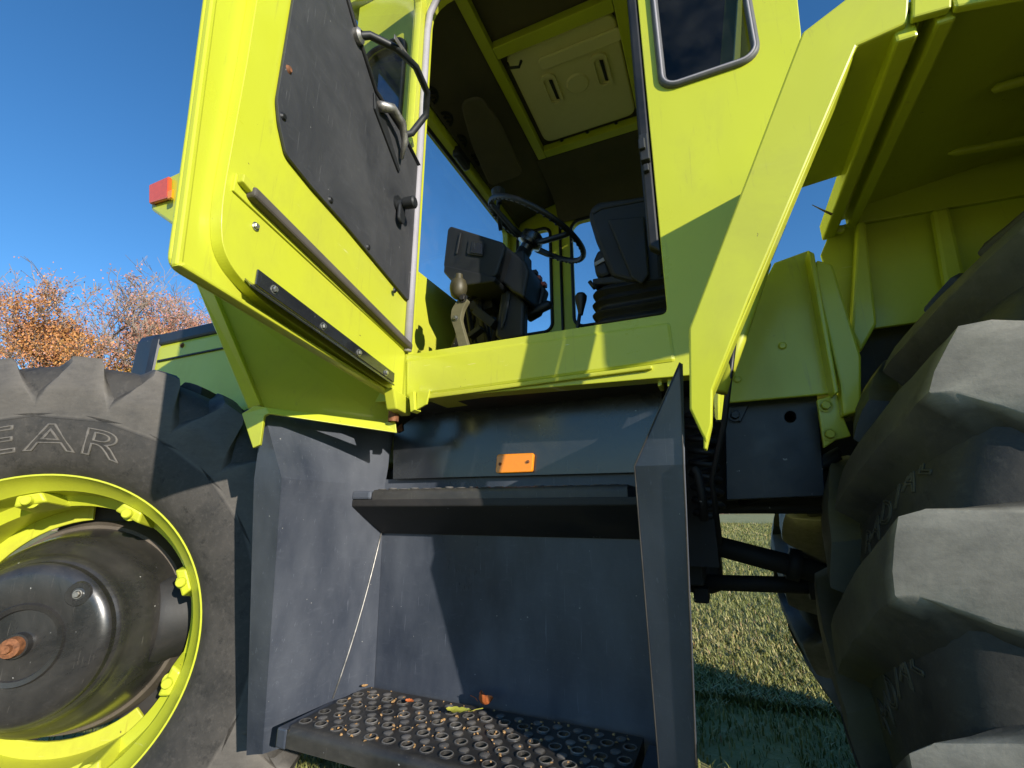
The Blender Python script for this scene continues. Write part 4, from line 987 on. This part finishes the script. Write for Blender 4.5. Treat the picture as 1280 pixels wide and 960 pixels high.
# outer skirt continuing over the wheel in sections
prism('fender_skirt', [U(u, v, YS) for u, v in ((1140, 22), (1190, 8), (1192, -40), (1142, -40))], (0, .012, 0), 'lime_paint', fen, .003)
SK = [U(1195, 8, YS), U(1290, -10, YS)]
arc = [(SK[0].x, SK[0].z), (SK[1].x, SK[1].z), (.55, 1.76), (.9, 1.77), (1.3, 1.77), (1.65, 1.72), (1.9, 1.5)]
prism('fender_skirt', [Vector((x, YS, z)) for x, z in arc] + [Vector((x, YS, z + .09)) for x, z in arc[::-1]], (0, .012, 0), 'lime_paint', fen, .003)
# top deck
bm = bmesh.new(); a1 = U(1003, 40, YS); a2 = U(1055, 0, YS)
f1 = [(a1.x, a1.z - .014), (a2.x, a2.z - .014), (X2 + .01, ZT + .034)]
add_prism(bm, [Vector((x, YS + .013, z)) for x, z in f1] + [Vector((x, YS + .013, z + .01)) for x, z in f1[::-1]], (0, .97 - YS, 0))
finish(bm, 'fender_deck', 'lime_paint', fen, .002)
ZD = ZT + .034
arc2 = [(X2 + .012, ZD), (.42, ZD + .02), (.6, ZD + .05), (.9, ZD + .07), (1.3, ZD + .07), (1.65, ZD), (1.9, ZD - .2)]
bm = bmesh.new(); add_prism(bm, [Vector((x, YS + .013, z)) for x, z in arc2] + [Vector((x, YS + .013, z + .012)) for x, z in arc2[::-1]], (0, 1.22 - YS, 0)); finish(bm, 'fender_deck', 'lime_paint', fen, .002)
# underside of the front arm
prism('fender_soffit', [Vector((X1 - .004, YS + .014, ZT - .004)), Vector((X2, YS + .014, ZT + .004)), Vector((X2, 1.0, ZT + .012)), Vector((X1 - .07, 1.0, ZT - .002))], (0, 0, .01), 'lime_paint', fen, .002)
def rail_y(name, x0, x1, z0, z1, y0, y1): return box(name, (x0, y0, z0), (x1, y1, z1), 'lime_paint', fen, .004)
rail_y('fender_rail', X2 - .004, X2 + .022, ZT - .012, ZT + .03, YS + .014, 1.22)
rail_y('fender_rail', X2 + .026, X3 + .004, ZT + .008, ZT + .03, YS + .016, 1.20)
rail_y('fender_rail', X4 - .016, X4 + .006, ZT - .004, ZT + .032, YS + .014, 1.195)
# inner wall of the wheel arch with ribs
iw = prism('arch_wall', [U(u, v, 1.21) for u, v in ((1026, 318), (1040, 284), (1071, 276), (1290, 242))] + [Vector((2.0, 1.21, 1.80)), Vector((2.0, 1.21, 1.46))] + [U(u, v, 1.21) for u, v in ((1290, 380), (1132, 405), (1089, 411), (1072, 445), (1060, 420))], (0, .01, 0), 'lime_paint', fen, .002)
prism('arch_band', [U(u, v, 1.195) for u, v in ((1088, 250), (1094, 232), (1300, 180))] + [Vector((2.0, 1.195, 1.92)), Vector((2.0, 1.195, 1.80))] + [U(u, v, 1.195) for u, v in ((1300, 240), (1071, 279))], (0, .012, 0), 'lime_paint', fen, .002)
prism('arch_rib', [U(u, v, 1.20) for u, v in ((1160, 268), (1183, 264), (1203, 352), (1178, 378))], (0, -.02, 0), 'lime_paint', fen, .008)
prism('arch_rib', [U(u, v, 1.20) for u, v in ((1068, 285), (1078, 285), (1092, 410), (1072, 445), (1060, 420))], (0, -.03, 0), 'lime_paint', fen, .006)
for (u0, v0, u1, v1) in ((1185, 192, 1300, 172), (1240, 112, 1300, 95)):
    a, b = UZ(u0, v0, ZD + .016), UZ(u1, v1, ZD + .03); tube('deck_swage', [a, a.lerp(b, .1), b, b + (b - a)], [.002, .008, .009, .009], 'lime_paint', fen, 10)
lathe('rivet', [(0, .006), (.008, .004), (.011, 0)], U(1050, 287, 1.195), (0, -1, -.2), 'lime_paint', fen, 12)
post = prism('fender_post', [U(u, v, 1.13) for u, v in ((1021, 324), (1041, 330), (1077, 445), (1077, 514), (1054, 520), (1050, 480), (1017, 345))], (0, .05, 0), 'lime_paint', fen, .005)
pan = prism('side_plate', [U(u, v, 1.17) for u, v in ((905, 504), (1043, 492), (1012, 312), (968, 328), (950, 362))], (0, .01, 0), 'lime_paint', TR, .003)
prism('side_plate_edge', [U(u, v, 1.12) for u, v in ((1010, 312), (1018, 316), (1049, 490), (1043, 493))], (0, .055, 0), 'lime_paint', pan, .003)
for u, v in ((978, 432), (922, 474)): lathe('rivet', [(0, .003), (.006, .0025), (.009, 0)], U(u, v, 1.168), (0, -1, 0), 'lime_paint', pan, 14)
bk = prism('black_box', [U(u, v, 1.22) for u, v in ((906, 498), (1021, 488), (1032, 620), (908, 625))], (0, .25, 0), 'navy_black', TR, .006, [[U(988 + 7 * cos(a), 521 + 7 * sin(a), 1.22) for a in [2 * pi * k / 16 for k in range(16)]]])
prism('corner_plate', [U(u, v, 1.215) for u, v in ((908, 509), (936, 507), (926, 528), (914, 524))], (0, -.006, 0), 'navy_black', bk, .002); bolt(U(919, 519, 1.208), (0, -1, 0), .010, 'navy_black', bk)
brk = prism('bracket', [U(u, v, 1.16) for u, v in ((1021, 500), (1046, 492), (1054, 520), (1064, 545), (1045, 550), (1030, 560))], (0, .012, 0), 'lime_paint', TR, .002)
for u, v in ((1032, 507), (1037, 543)): bolt(U(u, v, 1.158), (0, -1, 0), .0095, 'lime_rust', brk)
SHADE_LIP = [(.61, 1.72), (.9, 1.76), (1.3, 1.76), (1.8, 1.62), (1.8, 1.78), (1.3, 1.905), (.9, 1.905), (.61, 1.87)]  # unseen lip, added to throw shade on the door sill
prism('added_shade_lip', round_poly([Vector((x, .50, z)) for x, z in SHADE_LIP], .03, 4), (0, .012, 0), 'lime_paint', fen, .004)
top = [(.61, 1.868), (.9, 1.903), (1.3, 1.903), (1.8, 1.778)]
prism('added_shade_lip', [Vector((x, .513, z)) for x, z in top] + [Vector((x, .513, z - .01)) for x, z in top[::-1]], (0, .16, 0), 'lime_paint', fen, .002)
box('rear_body', (.30, 1.26, 1.15), (1.9, 2.15, 1.62), 'chassis_black', TR, .02)
# struts behind the fender leg
tube('strut', [U(955, 330, 1.02), U(925, 420, 1.0), U(900, 490, .98)], .014, 'lime_rust', TR)
tube('cable', [U(918, 420, .98), U(912, 470, .98), U(905, 530, 1.0), U(890, 600, 1.05), U(900, 680, 1.1)], .006, 'seal_black', TR, 6)

# ------------------------------------------------------------------ chassis and driveline
box('chassis_rail', (-2.6, 1.36, 1.12), (2.0, 1.46, 1.27), 'chassis_black', TR, .01)
box('chassis_rail', (-2.6, 1.96, 1.12), (2.0, 2.06, 1.27), 'chassis_black', TR, .01)
bm = bmesh.new()
for lo, hi in (((-1.5, 1.40, .62), (-.35, 2.0, 1.3)), ((-.4, 1.50, .90), (-.02, 1.92, 1.35)), ((.45, 1.48, .60), (1.2, 1.94, 1.3)), ((-.05, 1.30, 1.14), (.95, 1.9, 1.36))):
    lo, hi = Vector(lo), Vector(hi); add_box(bm, (lo + hi) / 2, hi - lo)
finish(bm, 'gearbox', 'chassis_black', TR, .03)
box('fuel_tank', (-.95, 1.27, .72), (-.20, 1.40, 1.30), 'chassis_black', TR, .03)
tube('axle_tube', [Vector((1.03, .95, .82)), Vector((1.03, 1.3, .82)), Vector((1.03, 2.1, .82)), Vector((1.03, 2.5, .82))], [.17, .14, .14, .17], 'chassis_black', TR, 20)
tube('axle_tube', [Vector((-1.745, 1.0, .79)), Vector((-1.745, 1.4, .79)), Vector((-1.745, 2.0, .79)), Vector((-1.745, 2.5, .79))], [.15, .12, .12, .15], 'chassis_black', TR, 20)
def cyl(name, u0, v0, y0, u1, v1, y1, r): return tube(name, [U(u0, v0, y0), U(u0 + (u1 - u0) * .5, v0 + (v1 - v0) * .5, (y0 + y1) / 2), U(u1, v1, y1)], r, 'chassis_black', TR, 14)
cyl('link_rod', 860, 727, 1.5, 1046, 733, 1.5, .021); cyl('link_rod', 1010, 732, 1.49, 1046, 733, 1.49, .034)
cyl('steering_ram', 850, 670, 1.45, 1046, 722, 1.45, .027); cyl('steering_ram', 985, 704, 1.44, 1000, 708, 1.44, .04)
box('rubber_mount', U(866, 735, 1.4), U(888, 747, 1.5), 'chassis_black', TR, .004)
tube('coil_spring', [Vector((U(882, 600, 1.15).x + .03 * cos(k * .8), 1.18 + .03 * sin(k * .8), U(882, 600, 1.15).z + .17 - k * .0036)) for k in range(70)], .007, 'chassis_black', TR, 6)
tube('brake_pipe', [U(866, 585, 1.1), U(872, 592, 1.1), U(878, 620, 1.1), U(880, 650, 1.12)], .009, 'chassis_black', TR, 8)
for k in range(3): tube('hose', [U(925, 630 - k * 2, 1.3), U(960, 618 - k * 3, 1.28), U(1000, 598 - k * 4, 1.25), U(1050, 570 - k * 4, 1.22)], .008, 'seal_black', TR, 8)
box('mud_shield', (-.10, 1.30, .95), (-.06, 1.75, 1.35), 'chassis_black', TR, .004)

# ------------------------------------------------------------------ loose things
def leaf(name, c, L, W, rot, curl, mat, label, stem=True, tilt=0.2):
    bm = bmesh.new(); n = 10; V = []
    M = Matrix.Rotation(rot, 3, 'Z') @ Matrix.Rotation(tilt, 3, 'X')
    for i in range(n + 1):
        t = i / n; w = W * (sin(pi * t ** .8) ** .8) * (1 + .25 * sin(t * 22)) * .5; row = []
        for j in (-1, -.5, 0, .5, 1):
            row.append(bm.verts.new(Vector(c) + M @ Vector(((t - .5) * L, w * j, curl * (abs(j) ** 2) * .5 * W + curl * .3 * L * (t - .5) ** 2 * 2))))
        V.append(row)
    for i in range(n):
        for j in range(4):
            try: bm.faces.new([V[i][j], V[i][j + 1], V[i + 1][j + 1], V[i + 1][j]])
            except ValueError: pass
    bmesh.ops.recalc_face_normals(bm, faces=bm.faces)
    if stem: add_tube(bm, [Vector(c) + M @ Vector(p) for p in ((L * .45, 0, 0), (L * .7, .003, .004), (L * .95, .01, .003))], .0009, 5)
    o = finish(bm, name, mat, None, smooth=True); o['label'] = label; o['category'] = 'leaf'; return o
zs = ZL + .013
leaf('leaf', UZ(573, 889, zs), .060, .022, radians(18), .3, 'leaf_yellow', 'yellow green leaf lying flat on the perforated lower step')
leaf('leaf', UZ(603, 880, zs + .008), .046, .030, radians(150), 1.1, 'leaf_orange', 'curled orange leaf on the lower step touching the yellow one', True, .5)
leaf('leaf', UZ(456, 858, zs), .018, .012, radians(60), .4, 'leaf_tan', 'tiny tan leaf scrap in the inner corner of the lower step', False)
leaf('leaf', UZ(512, 877, zs - .005), .022, .014, radians(10), .4, 'leaf_orange', 'small faded leaf scrap between the tread holes beside the step edge', False)
# twig caught on the fender edge
tp = U(1040, 268, 1.1)
o = tube('twig', [tp, U(1029, 263, 1.1), U(1015, 256, 1.1)], [.003, .002, .0008], 'bark_pale', None, 6); o['label'] = 'thin dry twig caught on the fender edge against the sky'; o['category'] = 'twig'
bpy.context.view_layer.update()
